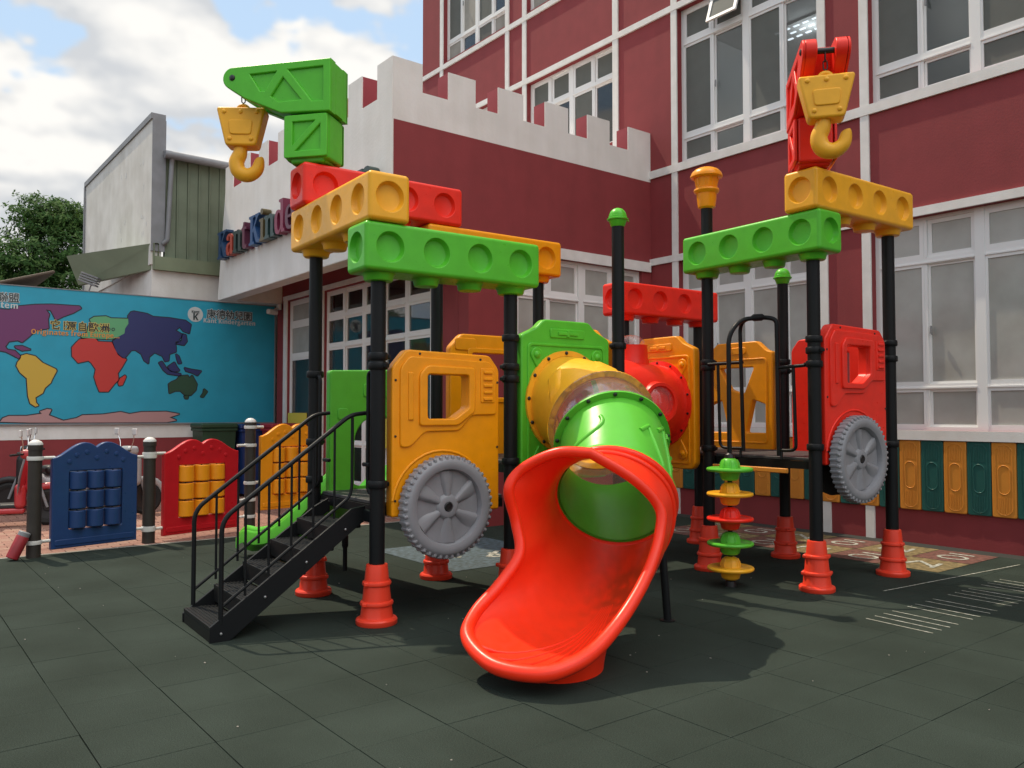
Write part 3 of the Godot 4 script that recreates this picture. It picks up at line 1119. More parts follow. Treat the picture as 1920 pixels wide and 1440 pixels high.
func build_annex() -> void:
	var fx := frame(Vector3(5.2, 0, 0), Vector3(0, 0, 1), Vector3(-1, 0, 0))
	var fz := Transform3D(Basis.IDENTITY, Vector3(0, 0, -9.13))
	# wall to the yard
	var w := MB.new()
	w.xf = fz
	var o := PackedVector2Array([Vector2(6.39, -0.05), Vector2(9.998, -0.05), Vector2(9.998, 5.30), Vector2(5.219, 5.30), Vector2(5.219, 3.69), Vector2(6.39, 3.69)])
	w.plate(o, [rect2(7.22, 1.2, 9.78, 3.82)], -0.25, 0.0, 0.0)
	obj("annex_wall", w, M.redwall, school)
	trim_box("band", fz, Vector3(7.1, 3.82, 0), Vector3(9.965, 3.975, 0.035), M.whitetrim)
	trim_box("sill", fz, Vector3(7.1, 1.08, 0), Vector3(9.95, 1.2, 0.05), M.whitetrim)
	window(school, fz, 7.22, 9.78, [[1.2, 1.8], [1.88, 3.22], [3.30, 3.82]], ["frost"], 0.06, 0.05)
	# battlements: white face, red sides
	var mz := [[5.2, 5.65], [6.055, 6.50], [6.89, 7.34], [7.75, 8.20], [8.60, 9.07], [9.485, 9.998]]
	var a := MB.new()
	a.xf = fz
	crenel(a, 5.219, 9.998, 5.30, 5.735, 6.02 + 0.09, [[5.219, 5.65]] + mz.slice(1), -0.018, 0.0)
	obj("battlement_face", a, M.whitewall, school)
	var a2 := MB.new()
	a2.xf = fz
	crenel(a2, 5.45, 9.998, 5.302, 5.733, 6.108, [[5.45, 5.649]] + mz.slice(1), -0.26, -0.0185)
	obj("battlement", a2, M.redside, school)
	# wall that carries the name
	var mx := []
	var u := -9.13
	while u > -15.6:
		mx.push_front([maxf(u - 0.40, -15.7), u])
		u -= 0.83
	var b := MB.new()
	b.xf = fx
	crenel(b, -15.7, -9.13, 3.68, 5.66, 6.11, mx, -0.018, 0.0)
	obj("name_wall_face", b, M.whitewall, school)
	var b2 := MB.new()
	b2.xf = fx
	crenel(b2, -15.698, -9.392, 3.682, 5.658, 6.108, mx.slice(0, mx.size() - 1) + [[-9.53, -9.392]], -0.26, -0.0185)
	obj("name_wall", b2, M.redside, school)
	# white underside of the overhang, ceiling and far end
	var s := MB.new()
	s.box2(Vector3(5.205, 3.672, -15.69), Vector3(5.46, 3.68, -9.14))
	obj("soffit", s, M.whitetrim, school)
	var c := MB.new()
	c.box2(Vector3(5.46, 4.25, -15.69), Vector3(9.99, 4.35, -9.40))
	c.box2(Vector3(5.46, 5.30, -15.69), Vector3(9.99, 5.42, -9.40))
	obj("annex_slab", c, M.whitetrim, school)
	var e := MB.new()
	e.box2(Vector3(5.46, 3.68, -15.70), Vector3(6.39, 5.30, -15.50))
	obj("end_wall", e, M.whitetrim, school)
	# recessed ground floor wall with tall windows
	var fr := frame(Vector3(6.39, 0, 0), Vector3(0, 0, 1), Vector3(-1, 0, 0))
	var r := MB.new()
	r.xf = fr
	r.plate(rect2(-15.72, -0.05, -9.385, 4.25), [rect2(-15.22, 0.35, -14.17, 3.70), rect2(-13.60, 0.35, -10.05, 3.70)], -0.2, 0.0, 0.0)
	obj("porch_wall", r, M.redwall, school)
	trim_box("band", fr, Vector3(-15.36, 0.30, 0), Vector3(-15.22, 3.72, 0.03), M.whitetrim)
	trim_box("band", fr, Vector3(-14.17, 0.30, 0), Vector3(-13.60, 3.72, 0.03), M.whitetrim)
	trim_box("band", fr, Vector3(-15.36, 3.72, 0), Vector3(-9.95, 3.80, 0.04), M.whitetrim)
	trim_box("band", fr, Vector3(-10.05, 0.30, 0), Vector3(-9.95, 3.72, 0.03), M.whitetrim)
	window(school, fr, -15.22, -14.17, [[0.35, 2.58], [2.66, 3.20], [3.26, 3.70]], ["glass", "frost", "frost"], 0.05, 0.06)
	window(school, fr, -13.60, -12.22, [[0.35, 1.0], [1.06, 2.68], [2.75, 3.20], [3.27, 3.70]], ["glass"], 0.05, 0.045, 2)
	window(school, fr, -12.22, -10.84, [[0.35, 1.0], [1.06, 2.68], [2.75, 3.20], [3.27, 3.70]], ["glass"], 0.05, 0.045, 2)
	window(school, fr, -10.84, -10.05, [[0.35, 1.0], [1.06, 2.68], [2.75, 3.20], [3.27, 3.70]], ["glass"], 0.05, 0.045)
	var rm := MB.new()
	rm.box2(Vector3(9.3, 0, -15.6), Vector3(9.4, 4.25, -9.4))
	rm.box2(Vector3(6.6, -0.04, -15.6), Vector3(9.3, 0.02, -9.4))
	rm.box2(Vector3(6.6, 0, -15.72), Vector3(9.3, 4.25, -15.6))
	obj("room_wall", rm, M.roomdark, school)
	var cab := MB.new()
	cab.rbox(Vector3(8.0, 1.3, -13.0), Vector3(0.5, 2.5, 2.2), 0.02, 1)
	obj("room_cupboard", cab, M.roomblue, school)
	var po := MB.new()
	po.box2(Vector3(6.37, 0.8, -15.12), Vector3(6.382, 1.55, -14.28))
	obj("poster", po, M.poster, school, "yellow notice stuck low inside the narrow window")
	var po2 := MB.new()
	po2.box2(Vector3(6.37, 1.0, -11.6), Vector3(6.382, 1.62, -10.4))
	obj("poster", po2, M.poster, school, "yellow notice stuck low inside the wide window")
	build_sign()
	# camera under the porch
	var cc := thing("security_camera", "small white security camera on the porch wall beside the map board", "camera", Vector3(6.36, 3.62, -15.5))
	var cm := MB.new()
	cm.rbox(Vector3(-0.03, 0, 0), Vector3(0.06, 0.12, 0.12), 0.015, 2)
	obj("mount", cm, M.capwhite, cc)
	var arm := MB.new()
	arm.bar(Vector3(-0.05, -0.02, 0), Vector3(-0.16, -0.08, 0.05), 0.02, 8)
	obj("arm", arm, M.capwhite, cc)
	var bd := MB.new()
	bd.xf = Transform3D(Basis(Vector3.UP, 0.5), Vector3(-0.2, -0.12, 0.08))
	bd.rbox(Vector3.ZERO, Vector3(0.26, 0.1, 0.1), 0.03, 3)
	obj("body", bd, M.capwhite, cc)

func build_sign() -> void:
	var sg := thing("wall_sign", "raised coloured block letters reading Kant Kindergarten on the white castle wall", "sign", Vector3(5.2, 4.40, 0))
	var fnt := SystemFont.new()
	fnt.font_names = PackedStringArray(["Droid Serif"])
	fnt.font_weight = 700
	var cols := [[0.012, 0.05, 0.13], [0.34, 0.04, 0.02], [0.012, 0.03, 0.028], [0.10, 0.012, 0.04], [0.012, 0.06, 0.18], [0.10, 0.075, 0.03], [0.02, 0.05, 0.05], [0.20, 0.02, 0.06], [0.10, 0.02, 0.05], [0.02, 0.09, 0.22], [0.30, 0.05, 0.03], [0.02, 0.06, 0.05], [0.02, 0.09, 0.22], [0.35, 0.24, 0.07], [0.20, 0.02, 0.06], [0.02, 0.045, 0.04]]
	var words := [["Kant", -15.28, -13.80], ["Kindergarten", -13.70, -9.36]]
	var ci := 0
	var widths := {"K": 1.2, "a": 0.95, "n": 1.05, "t": 0.72, "i": 0.55, "d": 1.05, "e": 0.92, "r": 0.82, "g": 0.95}
	for w in words:
		var tot := 0.0
		for ch in w[0]:
			tot += widths[ch]
		var x: float = w[1]
		for ch in w[0]:
			var cw: float = widths[ch] / tot * (w[2] - w[1])
			var tm := TextMesh.new()
			tm.text = ch
			tm.font = fnt
			tm.font_size = 72
			tm.pixel_size = 0.0094
			tm.depth = 0.14
			tm.vertical_alignment = VERTICAL_ALIGNMENT_BOTTOM
			tm.horizontal_alignment = HORIZONTAL_ALIGNMENT_CENTER
			var c: Array = cols[ci]
			var o := obj("letter", tm, mk(lin(c[0], c[1], c[2]), 0.45), sg)
			o.transform = frame(Vector3(-0.086, -0.19, x + cw * 0.5), Vector3(0, 0, 1), Vector3(-1, 0, 0))
			x += cw
			ci += 1

func build_room_lights() -> void:
	for q in [[12.75, -7.9, "lit louvred ceiling lamp seen above the red crane in the upper room"], [12.9, -6.6, "lit louvred ceiling lamp behind the red crane in the upper room"], [13.4, -4.4, "lit louvred ceiling lamp seen low in the upper right window"], [15.4, -6.6, "lit louvred ceiling lamp deep inside the upper room"]]:
		var t := thing("ceiling_light", q[2], "lamp", Vector3(q[0], 8.26, q[1]), 0.0, "ceiling lamps in the upper rooms")
		var b := MB.new()
		b.box2(Vector3(-0.3, 0.0, -0.62), Vector3(0.3, 0.035, 0.62))
		obj("housing", b, M.room, t)
		for i in 3:
			for k in 7:
				var m := MB.new()
				var x := -0.19 + i * 0.19
				var z := -0.54 + k * 0.18
				m.box2(Vector3(x - 0.022, -0.012, z - 0.05), Vector3(x + 0.022, 0.0, z + 0.05))
				obj("tube", m, M.tube, t)
		var om := OmniLight3D.new()
		om.name = "lamp_light"
		t.add_child(om, true)
		om.position = Vector3(0, -0.12, 0)
		om.light_energy = 0.35
		om.light_size = 0.3
		om.omni_range = 9.0
		om.omni_attenuation = 2.0
		om.shadow_enabled = true
		om.light_color = Color(0.92, 0.97, 1.0)

# ---------------------------------------------------------------- house behind the board
func build_house() -> void:
	var h := thing("neighbour_house", "house with tall blank white side wall and green corrugated front behind the map board", "building")
	var cx := 4.12
	var cz := -16.12
	var lw := MB.new()
	lw.box2(Vector3(cx, -0.05, cz - 8.0), Vector3(12.0, 4.3, cz))
	obj("wall", lw, M.housewhite, h)
	# upper white screen wall along x = cx and corrugated front
	var up := MB.new()
	up.box2(Vector3(cx - 0.03, 4.301, -22.0), Vector3(cx + 0.16, 7.02, cz + 0.02))
	obj("side_wall", up, M.housewhite, h)
	var tr := MB.new()
	tr.box2(Vector3(cx - 0.06, 7.02, -22.06), Vector3(cx + 0.2, 7.13, cz + 0.05))
	tr.box2(Vector3(cx - 0.06, 4.5, -22.10), Vector3(cx + 0.2, 7.02, -22.0))
	tr.box2(Vector3(cx - 0.03, 4.55, cz + 0.02), Vector3(cx + 0.21, 7.02, cz + 0.05))
	obj("edge_trim", tr, M.zinc, h)
	var x := cx + 0.22
	while x < 8.4:
		var s := MB.new()
		s.box2(Vector3(x, 4.45, cz - 0.1), Vector3(x + 0.195, 6.35, cz))
		s.rbox(Vector3(x + 0.02, 5.4, cz + 0.004), Vector3(0.035, 1.9, 0.03), 0.008, 1)
		obj("panel", s, M.corrugated, h)
		x += 0.2
	var rf := MB.new()
	rf.box2(Vector3(cx + 0.16, 6.36, -22.0), Vector3(9.9, 6.44, cz + 0.12))
	obj("roof", rf, M.zinc, h)
	var gt := MB.new()
	gt.bar(Vector3(cx + 0.16, 6.36, cz + 0.17), Vector3(9.9, 6.30, cz + 0.17), 0.075, 10)
	obj("gutter", gt, M.zinc, h)
	var dp := MB.new()
	dp.tube(bend([Vector3(cx + 0.3, 6.36, cz + 0.16), Vector3(cx + 0.3, 6.2, cz + 0.1), Vector3(cx + 0.24, 4.75, cz + 0.1), Vector3(cx + 0.18, 4.7, cz + 0.05)], 0.05), 0.042, 10)
	obj("downpipe", dp, M.zinc, h)
	# green canopy fascia round the corner, flaring out at its far end
	var cn := MB.new()
	var a0 := Vector3(cx + 0.02, 4.69, cz + 0.1)
	var a1 := Vector3(3.10, 4.69, -18.46)
	var b0 := Vector3(cx + 0.03, 4.21, cz + 0.09)
	var b1 := Vector3(3.42, 4.20, -19.0)
	var nn := Vector3(-0.9, -0.1, 0.3).normalized()
	cn.fquad(a0, a1, b1, b0, nn)
	var t := Vector3(0.08, 0, -0.02)
	cn.fquad(a0 + t, a1 + t, b1 + t, b0 + t, -nn)
	cn.fquad(a0, a1, a1 + t, a0 + t, Vector3.UP)
	cn.fquad(b0, b1, b1 + t, b0 + t, Vector3.DOWN)
	cn.fquad(a1, b1, b1 + t, a1 + t, Vector3(0, 0, -1))
	obj("canopy", cn, M.canopy, h)
	var cp := MB.new()
	cp.fquad(a0 + t, a1 + t, Vector3(cx, 4.75, -19.5), Vector3(cx, 4.75, cz), Vector3(-0.1, 1, 0).normalized())
	obj("canopy_top", cp, M.canopy, h)
	var cf := MB.new()
	cf.box2(Vector3(cx + 0.03, 4.2, cz + 0.001), Vector3(9.0, 4.45, cz + 0.1))
	obj("fascia", cf, M.canopy, h)
	var dr := MB.new()
	var r3 := RandomNumberGenerator.new()
	r3.seed = 4
	for i in 14:
		var zz := -16.4 - r3.randf() * 0.5 - (1.6 if i % 3 == 0 else 0.0)
		var yy := r3.randf_range(4.8, 6.7)
		dr.rbox(Vector3(cx - 0.031, yy, zz), Vector3(0.006, r3.randf_range(0.03, 0.12), r3.randf_range(0.02, 0.06)), 0.002, 1)
	obj("peeling_paint", dr, M.capwhite, h)
	var fl := thing("floodlight", "grey slatted floodlight under the green canopy above the map board", "lamp", Vector3(3.42, 4.17, -17.9), -0.5)
	var fb := MB.new()
	fb.xf = Transform3D(Basis(Vector3(0, 0, 1), -0.35), Vector3.ZERO)
	for i in 4:
		fb.rbox(Vector3(0, -0.07 + i * 0.05, 0), Vector3(0.34, 0.035, 0.2), 0.008, 1)
	obj("housing", fb, M.zinc, fl)
	var fa := MB.new()
	fa.tube(bend([Vector3(0.05, -0.05, 0), Vector3(-0.02, -0.26, 0), Vector3(-0.2, -0.34, 0)], 0.08), 0.012, 6)
	obj("bracket", fa, M.zinc, fl)
	# low tiled hut to the left
	var hut := thing("tiled_hut", "low hut with dark tiled roof under the trees behind the map board", "building", Vector3(2.7, 0, -21.4))
	var hw := MB.new()
	hw.box2(Vector3(-1.5, -0.05, -2.0), Vector3(0.7, 4.2, 0.2))
	obj("wall", hw, M.zinc, hut)
	for i in 8:
		var rt2 := MB.new()
		rt2.xf = Transform3D(Basis(Vector3(0, 0, 1), 0.32), Vector3(-1.6, 4.0, 0.4 - i * 0.32))
		rt2.rbox(Vector3(1.55, 0.0, 0), Vector3(1.5, 0.07, 0.29), 0.03, 2)
		obj("roof_tile_row", rt2, M.rooftile, hut)

# ---------------------------------------------------------------- map board
func build_board() -> void:
	var yw := thing("yard_wall", "dark red yard wall with white stripe below the world map board", "wall")
	var m := MB.new()
	m.box2(Vector3(-12, -0.05, -16.05), Vector3(6.385, 1.10, -15.84))
	obj("base", m, M.redwall, yw)
	var m2 := MB.new()
	m2.box2(Vector3(-12, 1.10, -16.05), Vector3(6.385, 1.345, -15.835))
	obj("stripe", m2, M.whitetrim, yw)
	var m3 := MB.new()
	m3.box2(Vector3(-12, 1.345, -16.05), Vector3(6.385, 3.6, -15.86))
	obj("upper_wall", m3, M.redwall, yw)
	var b := thing("map_board", "large turquoise world map board with coloured continents on the yard wall", "board")
	var s := MB.new()
	s.box2(Vector3(-2.5, 1.37, -15.855), Vector3(6.36, 3.655, -15.80))
	obj("panel", s, M.sea, b)
	var tr := MB.new()
	tr.box2(Vector3(-2.5, 1.345, -15.86), Vector3(6.385, 1.37, -15.79))
	tr.box2(Vector3(6.36, 1.37, -15.86), Vector3(6.385, 3.67, -15.79))
	tr.box2(Vector3(-2.5, 3.655, -15.86), Vector3(6.36, 3.67, -15.79))
	obj("edge", tr, M.zinc, b)
	# outlines of the land on the board, in metres
	var land := {
		"north_america": ["purple", [[0.901, 3.257], [1.822, 3.246], [1.967, 3.318], [2.202, 3.362], [2.442, 3.386], [2.869, 3.390], [2.897, 3.354], [2.779, 3.269], [2.623, 3.194], [2.512, 3.123], [2.466, 3.220], [2.432, 3.285], [2.355, 3.294], [2.411, 3.216], [2.391, 3.127], [2.405, 2.978], [2.209, 2.929], [2.125, 2.825], [2.021, 2.721], [1.999, 2.732], [1.957, 2.750], [1.831, 2.723], [1.781, 2.636], [1.813, 2.589], [1.918, 2.577], [2.004, 2.488], [1.979, 2.450], [1.877, 2.507], [1.793, 2.552], [1.710, 2.567], [0.908, 2.907]]],
		"caribbean": ["purple", [[1.916, 2.650], [2.022, 2.660], [2.151, 2.605], [2.023, 2.582], [1.938, 2.619]]],
		"south_america": ["yellow", [[2.014, 2.501], [2.088, 2.528], [2.217, 2.497], [2.327, 2.390], [2.527, 2.290], [2.538, 2.260], [2.474, 2.121], [2.453, 2.058], [2.367, 1.969], [2.336, 1.882], [2.229, 1.807], [2.241, 1.721], [2.279, 1.672], [2.232, 1.654], [2.156, 1.708], [2.122, 1.830], [2.099, 2.124], [1.998, 2.219], [1.947, 2.327], [1.963, 2.389], [2.004, 2.451]]],
		"africa": ["red", [[2.878, 2.817], [3.016, 2.843], [3.132, 2.844], [3.168, 2.795], [3.393, 2.793], [3.430, 2.704], [3.492, 2.577], [3.565, 2.522], [3.639, 2.504], [3.556, 2.344], [3.497, 2.251], [3.511, 2.134], [3.440, 2.054], [3.347, 1.923], [3.205, 1.921], [3.156, 2.048], [3.119, 2.176], [3.141, 2.305], [3.069, 2.418], [3.022, 2.454], [2.862, 2.410], [2.769, 2.520], [2.762, 2.672], [2.822, 2.751]]],
		"madagascar": ["red", [[3.535, 2.161], [3.619, 2.220], [3.634, 2.189], [3.578, 2.044], [3.520, 2.030], [3.505, 2.082]]],
		"europe": ["lime", [[3.033, 3.172], [3.103, 3.223], [3.290, 3.247], [3.374, 3.217], [3.652, 3.228], [3.658, 3.137], [3.606, 3.054], [3.595, 2.962], [3.487, 2.890], [3.392, 2.845], [3.155, 2.845], [2.923, 2.845], [2.889, 2.869], [2.991, 2.939], [3.012, 3.042], [3.058, 3.110]]],
		"asia": ["navy", [[3.651, 3.281], [3.699, 3.351], [3.748, 3.368], [3.973, 3.339], [4.074, 3.293], [4.356, 3.291], [4.645, 3.263], [4.745, 3.195], [4.715, 3.028], [4.608, 3.063], [4.541, 3.141], [4.464, 3.068], [4.583, 3.006], [4.570, 2.951], [4.531, 2.908], [4.558, 2.868], [4.466, 2.864], [4.481, 2.756], [4.482, 2.674], [4.366, 2.628], [4.354, 2.506], [4.290, 2.490], [4.250, 2.583], [4.199, 2.607], [4.109, 2.644], [4.014, 2.559], [4.006, 2.439], [3.935, 2.490], [3.883, 2.607], [3.783, 2.674], [3.710, 2.665], [3.602, 2.516], [3.541, 2.553], [3.467, 2.628], [3.405, 2.807], [3.487, 2.890], [3.595, 2.962], [3.606, 3.054], [3.658, 3.137]]],
		"japan": ["navy", [[4.596, 3.007], [4.654, 2.997], [4.677, 2.875], [4.625, 2.804], [4.480, 2.824], [4.584, 2.884]]],
		"philippines": ["navy", [[4.483, 2.633], [4.535, 2.595], [4.582, 2.466], [4.529, 2.458], [4.497, 2.552]]],
		"sumatra": ["navy", [[4.183, 2.459], [4.239, 2.488], [4.317, 2.370], [4.396, 2.305], [4.579, 2.269], [4.553, 2.236], [4.345, 2.262], [4.267, 2.327]]],
		"borneo": ["navy", [[4.343, 2.397], [4.459, 2.483], [4.499, 2.403], [4.552, 2.328], [4.448, 2.306], [4.370, 2.339]]],
		"new_guinea": ["navy", [[4.636, 2.386], [4.764, 2.357], [4.947, 2.335], [4.873, 2.245], [4.791, 2.289], [4.663, 2.326]]],
		"australia": ["green", [[4.360, 2.074], [4.412, 2.116], [4.502, 2.158], [4.554, 2.228], [4.699, 2.245], [4.726, 2.191], [4.779, 2.248], [4.869, 2.085], [4.849, 1.974], [4.757, 1.877], [4.650, 1.884], [4.570, 1.956], [4.479, 1.954], [4.376, 1.907]]],
		"tasmania": ["green", [[4.638, 1.862], [4.717, 1.876], [4.704, 1.813], [4.659, 1.813]]],
		"new_zealand": ["green", [[4.998, 1.999], [5.061, 1.950], [4.986, 1.844], [4.937, 1.852], [4.985, 1.921]]],
		"antarctica": ["pink", [[1.731, 1.404], [1.771, 1.464], [1.854, 1.500], [2.106, 1.500], [2.331, 1.536], [2.298, 1.573], [2.406, 1.615], [2.472, 1.606], [2.430, 1.511], [2.653, 1.416], [2.855, 1.460], [2.945, 1.510], [3.270, 1.523], [3.556, 1.567], [3.702, 1.530], [3.899, 1.567], [4.329, 1.573], [4.563, 1.529], [4.382, 1.468], [4.512, 1.413], [4.331, 1.380], [3.039, 1.383], [2.151, 1.389]]]}
	for nm in land:
		var pts := []
		for q in land[nm][1]:
			pts.append(Vector2(q[0], q[1]))
		var pl := PackedVector2Array(pts)
		if Geometry2D.is_polygon_clockwise(pl):
			pl.reverse()
		var grown := Geometry2D.offset_polygon(pl, 0.018, Geometry2D.JOIN_ROUND)
		var om := MB.new()
		for gp in grown:
			if not Geometry2D.is_polygon_clockwise(gp):
				om.plate(gp, [], -15.80, -15.7975, 0.0, false)
		obj("outline_print", om, M.continents.outline, b)
		var cm := MB.new()
		cm.plate(pl, [], -15.7975, -15.795, 0.0, false)
		obj("continent_print", cm, M.continents[land[nm][0]], b)
	# heading and emblem
	var em := MB.new()
	var ec := Vector2(4.823, 3.391)
	em.plate(circle2(ec, 0.14, 32), [], -15.80, -15.797, 0.0, false)
	obj("emblem", em, M.continents.white, b)
	board_text(b, "Kant", ec + Vector2(0, 0.05), 0.05, "dark")
	board_text(b, "K", ec + Vector2(0, -0.045), 0.13, "dark")
	strokes(b, [KANG, DE, YOU, ER, YUAN], Vector2(5.035, 3.340), 0.165, 0.175, "white", "dark")
	board_text(b, "Kant Kindergarten", Vector2(5.467, 3.291), 0.085, "white")
	strokes(b, [TA, BANG], Vector2(2.427, 2.967), 0.15, 0.17, "gold", "outline")
	strokes(b, [YUANB, ZI, OU, ZHOU], Vector2(2.671, 2.965), 0.15, 0.175, "gold", "outline")
	for i in 3:
		var dm := MB.new()
		var dc := Vector2(3.258 + i * 0.076, 3.022)
		dm.plate(circle2(dc, 0.03, 12), [circle2(dc, 0.018, 12)], -15.795, -15.790, 0.0, false)
		obj("dot_print", dm, M.continents.dark, b)
	board_text(b, "Originates from Europe...", Vector2(2.831, 2.909), 0.085, "orange")
	strokes(b, [LIAN, MENG], Vector2(1.654, 3.378), 0.15, 0.16, "white", "dark")
	board_text(b, "System", Vector2(1.727, 3.319), 0.10, "white")

func board_text(b: Node3D, s: String, c: Vector2, h: float, col: String) -> void:
	var tm := TextMesh.new()
	var f := SystemFont.new()
	f.font_names = PackedStringArray(["Droid Sans"])
	f.font_weight = 700
	tm.font = f
	tm.text = s
	tm.font_size = 48
	tm.pixel_size = h / 36.0
	tm.depth = 0.004
	var o := obj("lettering", tm, M.continents[col], b)
	o.position = Vector3(c.x, c.y, -15.791)

# characters as strokes on a 10 x 10 square, y down
const KANG := [[1, 1.4, 9.5, 1.4], [5, 0, 5, 1.4], [1.3, 1.4, 0.6, 9.5], [2.6, 3, 8.4, 3], [2, 4.6, 9.4, 4.6], [2.6, 6.2, 8.4, 6.2], [8.4, 3, 8.4, 6.2], [5.3, 2.2, 5.3, 9.6], [5, 6.5, 2.2, 9], [5.6, 6.6, 9.2, 9.2]]
const DE := [[2.4, 0.3, 0.4, 2.6], [2.6, 3, 0.4, 5.5], [1.7, 4.6, 1.7, 9.8], [3.8, 1.2, 9.6, 1.2], [6.6, 0, 6.6, 2.4], [4.2, 2.6, 9.2, 2.6], [4.2, 4.4, 9.2, 4.4], [4.2, 2.6, 4.2, 4.4], [9.2, 2.6, 9.2, 4.4], [3.6, 5.8, 9.8, 5.8], [4, 7.4, 3.6, 9], [5.4, 7, 5.6, 9.4], [5.6, 9.4, 8.4, 9.4], [9, 7, 9.6, 8.6]]
const YOU := [[2.6, 0.2, 0.8, 3], [0.8, 3, 3.4, 3.2], [3.8, 2, 1, 6], [1, 6, 4.4, 5.6], [4.2, 4.6, 4.8, 7], [2.6, 6, 2.6, 9.6], [5.4, 2.6, 9.4, 2.6], [9.4, 2.6, 8.8, 9], [8.8, 9, 7.6, 8.6], [7, 0.4, 6.6, 5], [6.6, 5, 5, 9.4]]
const ER := [[3, 0.4, 1.6, 1], [1.6, 1, 1.6, 5], [1.6, 5, 8.6, 5], [8.6, 0.8, 8.6, 5], [6, 0.9, 8.6, 0.9], [1.6, 3, 4, 3], [6.2, 3, 8.6, 3], [4, 5.2, 3.6, 7.4], [3.6, 7.4, 1, 9.6], [6, 5.2, 6, 9], [6, 9, 9.4, 9], [9.4, 9, 9.4, 7.6]]
const YUAN := [[0.8, 0.6, 9.2, 0.6], [0.8, 0.6, 0.8, 9.6], [9.2, 0.6, 9.2, 9.6], [0.8, 9.4, 9.2, 9.4], [3, 2.2, 7, 2.2], [5, 1.2, 5, 3.6], [2.2, 3.6, 7.8, 3.6], [3.4, 4.6, 6.6, 4.6], [3.4, 6, 6.6, 6], [3.4, 4.6, 3.4, 6], [6.6, 4.6, 6.6, 6], [5, 6, 2.6, 8.4], [4.6, 6.6, 4.6, 8.4], [5, 6.4, 7.6, 8.2]]
const TA := [[5, 0, 5, 1.4], [1, 1.6, 9, 1.6], [1, 1.6, 1, 3.2], [9, 1.6, 8.6, 3.2], [3, 3.8, 3, 9], [3, 9, 8.6, 9], [8.6, 9, 8.8, 7.4], [7.4, 4, 3, 6.2]]
const BANG := [[3, 1, 3, 6.6], [3, 8.2, 3, 9.2]]
const YUANB := [[0.8, 0.6, 2, 1.6], [0.4, 3.6, 1.6, 4.6], [0.6, 9, 2.2, 6], [3, 1, 9.6, 1], [3.2, 1, 2.4, 9], [6.4, 1.2, 5.8, 2.4], [4.4, 2.6, 8.8, 2.6], [4.4, 4, 8.8, 4], [4.4, 5.4, 8.8, 5.4], [4.4, 2.6, 4.4, 5.4], [8.8, 2.6, 8.8, 5.4], [6.6, 5.4, 6.6, 9.4], [5, 6.6, 4, 8.6], [8, 6.6, 9.2, 8.6]]
const ZI := [[4.8, 0, 4, 1.8], [2, 1.8, 8, 1.8], [2, 1.8, 2, 9.6], [8, 1.8, 8, 9.6], [2, 4.4, 8, 4.4], [2, 7, 8, 7], [2, 9.4, 8, 9.4]]
const OU := [[0.4, 0.8, 5, 0.8], [0.6, 0.8, 0.6, 9.4], [0.6, 9.4, 5.2, 9.4], [1.8, 2.2, 4, 2.2], [1.8, 4, 4, 4], [1.8, 2.2, 1.8, 4], [4, 2.2, 4, 4], [1.6, 5.4, 2.8, 5.4], [1.6, 7.8, 2.8, 7.8], [3.6, 5.4, 4.8, 5.4], [3.6, 7.8, 4.8, 7.8], [6.6, 0.4, 5.8, 3], [6.4, 2, 9.6, 2], [9.6, 2, 9, 3.6], [7.6, 3.4, 5.6, 9.4], [7.4, 5.6, 9.6, 9.4]]
const ZHOU := [[0.8, 0.8, 2, 1.8], [0.4, 3.6, 1.6, 4.6], [0.6, 9, 2.2, 6], [4, 0.6, 3.8, 6], [3.8, 6, 2.8, 9.6], [6.4, 0.8, 6.4, 9], [9, 0.4, 9, 9.6], [3, 3.4, 2.8, 5], [5, 3.2, 5.6, 4.8], [7.4, 3.2, 8, 4.8]]
const LIAN := [[0.4, 1, 4, 1], [1, 1, 1, 8], [3.4, 1, 3.4, 9.6], [1, 3.4, 3.4, 3.4], [1, 5.6, 3.4, 5.6], [0.4, 8, 4, 7.6], [5.4, 0.6, 4.8, 2.4], [4.8, 2.4, 6.4, 3.8], [8.4, 0.6, 7.6, 2.4], [7.6, 2.4, 9.4, 3.8], [5.2, 5, 5.2, 7], [6.6, 4.6, 6.4, 7.4], [6.4, 7.4, 5, 9.6], [8, 4.6, 8, 9.6], [9.4, 5, 9.4, 7]]
const MENG := [[1, 0.8, 4, 0.8], [1, 0.8, 1, 5], [4, 0.8, 4, 5], [1, 2.8, 4, 2.8], [1, 5, 4, 5], [6, 0.6, 5.4, 5.4], [6, 0.6, 9, 0.6], [9, 0.6, 9, 5.4], [6, 2.2, 9, 2.2], [6, 3.8, 9, 3.8], [1.4, 6.4, 8.6, 6.4], [1.4, 6.4, 1.4, 9.4], [3.8, 6.4, 3.8, 9.4], [6.2, 6.4, 6.2, 9.4], [8.6, 6.4, 8.6, 9.4], [0.2, 9.4, 9.8, 9.4]]

func strokes(b: Node3D, chars: Array, at: Vector2, size: float, step: float, col: String, under: String) -> void:
	for i in chars.size():
		for pass_ in 2:
			var m := MB.new()
			var w: float = size * (0.055 if pass_ == 1 else 0.105)
			var z := -15.7935 + 0.0016 * pass_
			for s in chars[i]:
				z += 0.00008
				var p := Vector2(at.x + i * step + s[0] * size * 0.1, at.y + size - s[1] * size * 0.1)
				var q := Vector2(at.x + i * step + s[2] * size * 0.1, at.y + size - s[3] * size * 0.1)
				var d := (q - p).normalized()
				var o := d.orthogonal() * w
				p -= d * w
				q += d * w
				m.fquad(Vector3(p.x - o.x, p.y - o.y, z), Vector3(q.x - o.x, q.y - o.y, z), Vector3(q.x + o.x, q.y + o.y, z), Vector3(p.x + o.x, p.y + o.y, z), Vector3(0, 0, 1))
			# strokes cross, so each character is one thin print layer
			obj("character_print", m, M.continents[col if pass_ == 0 else under], b)

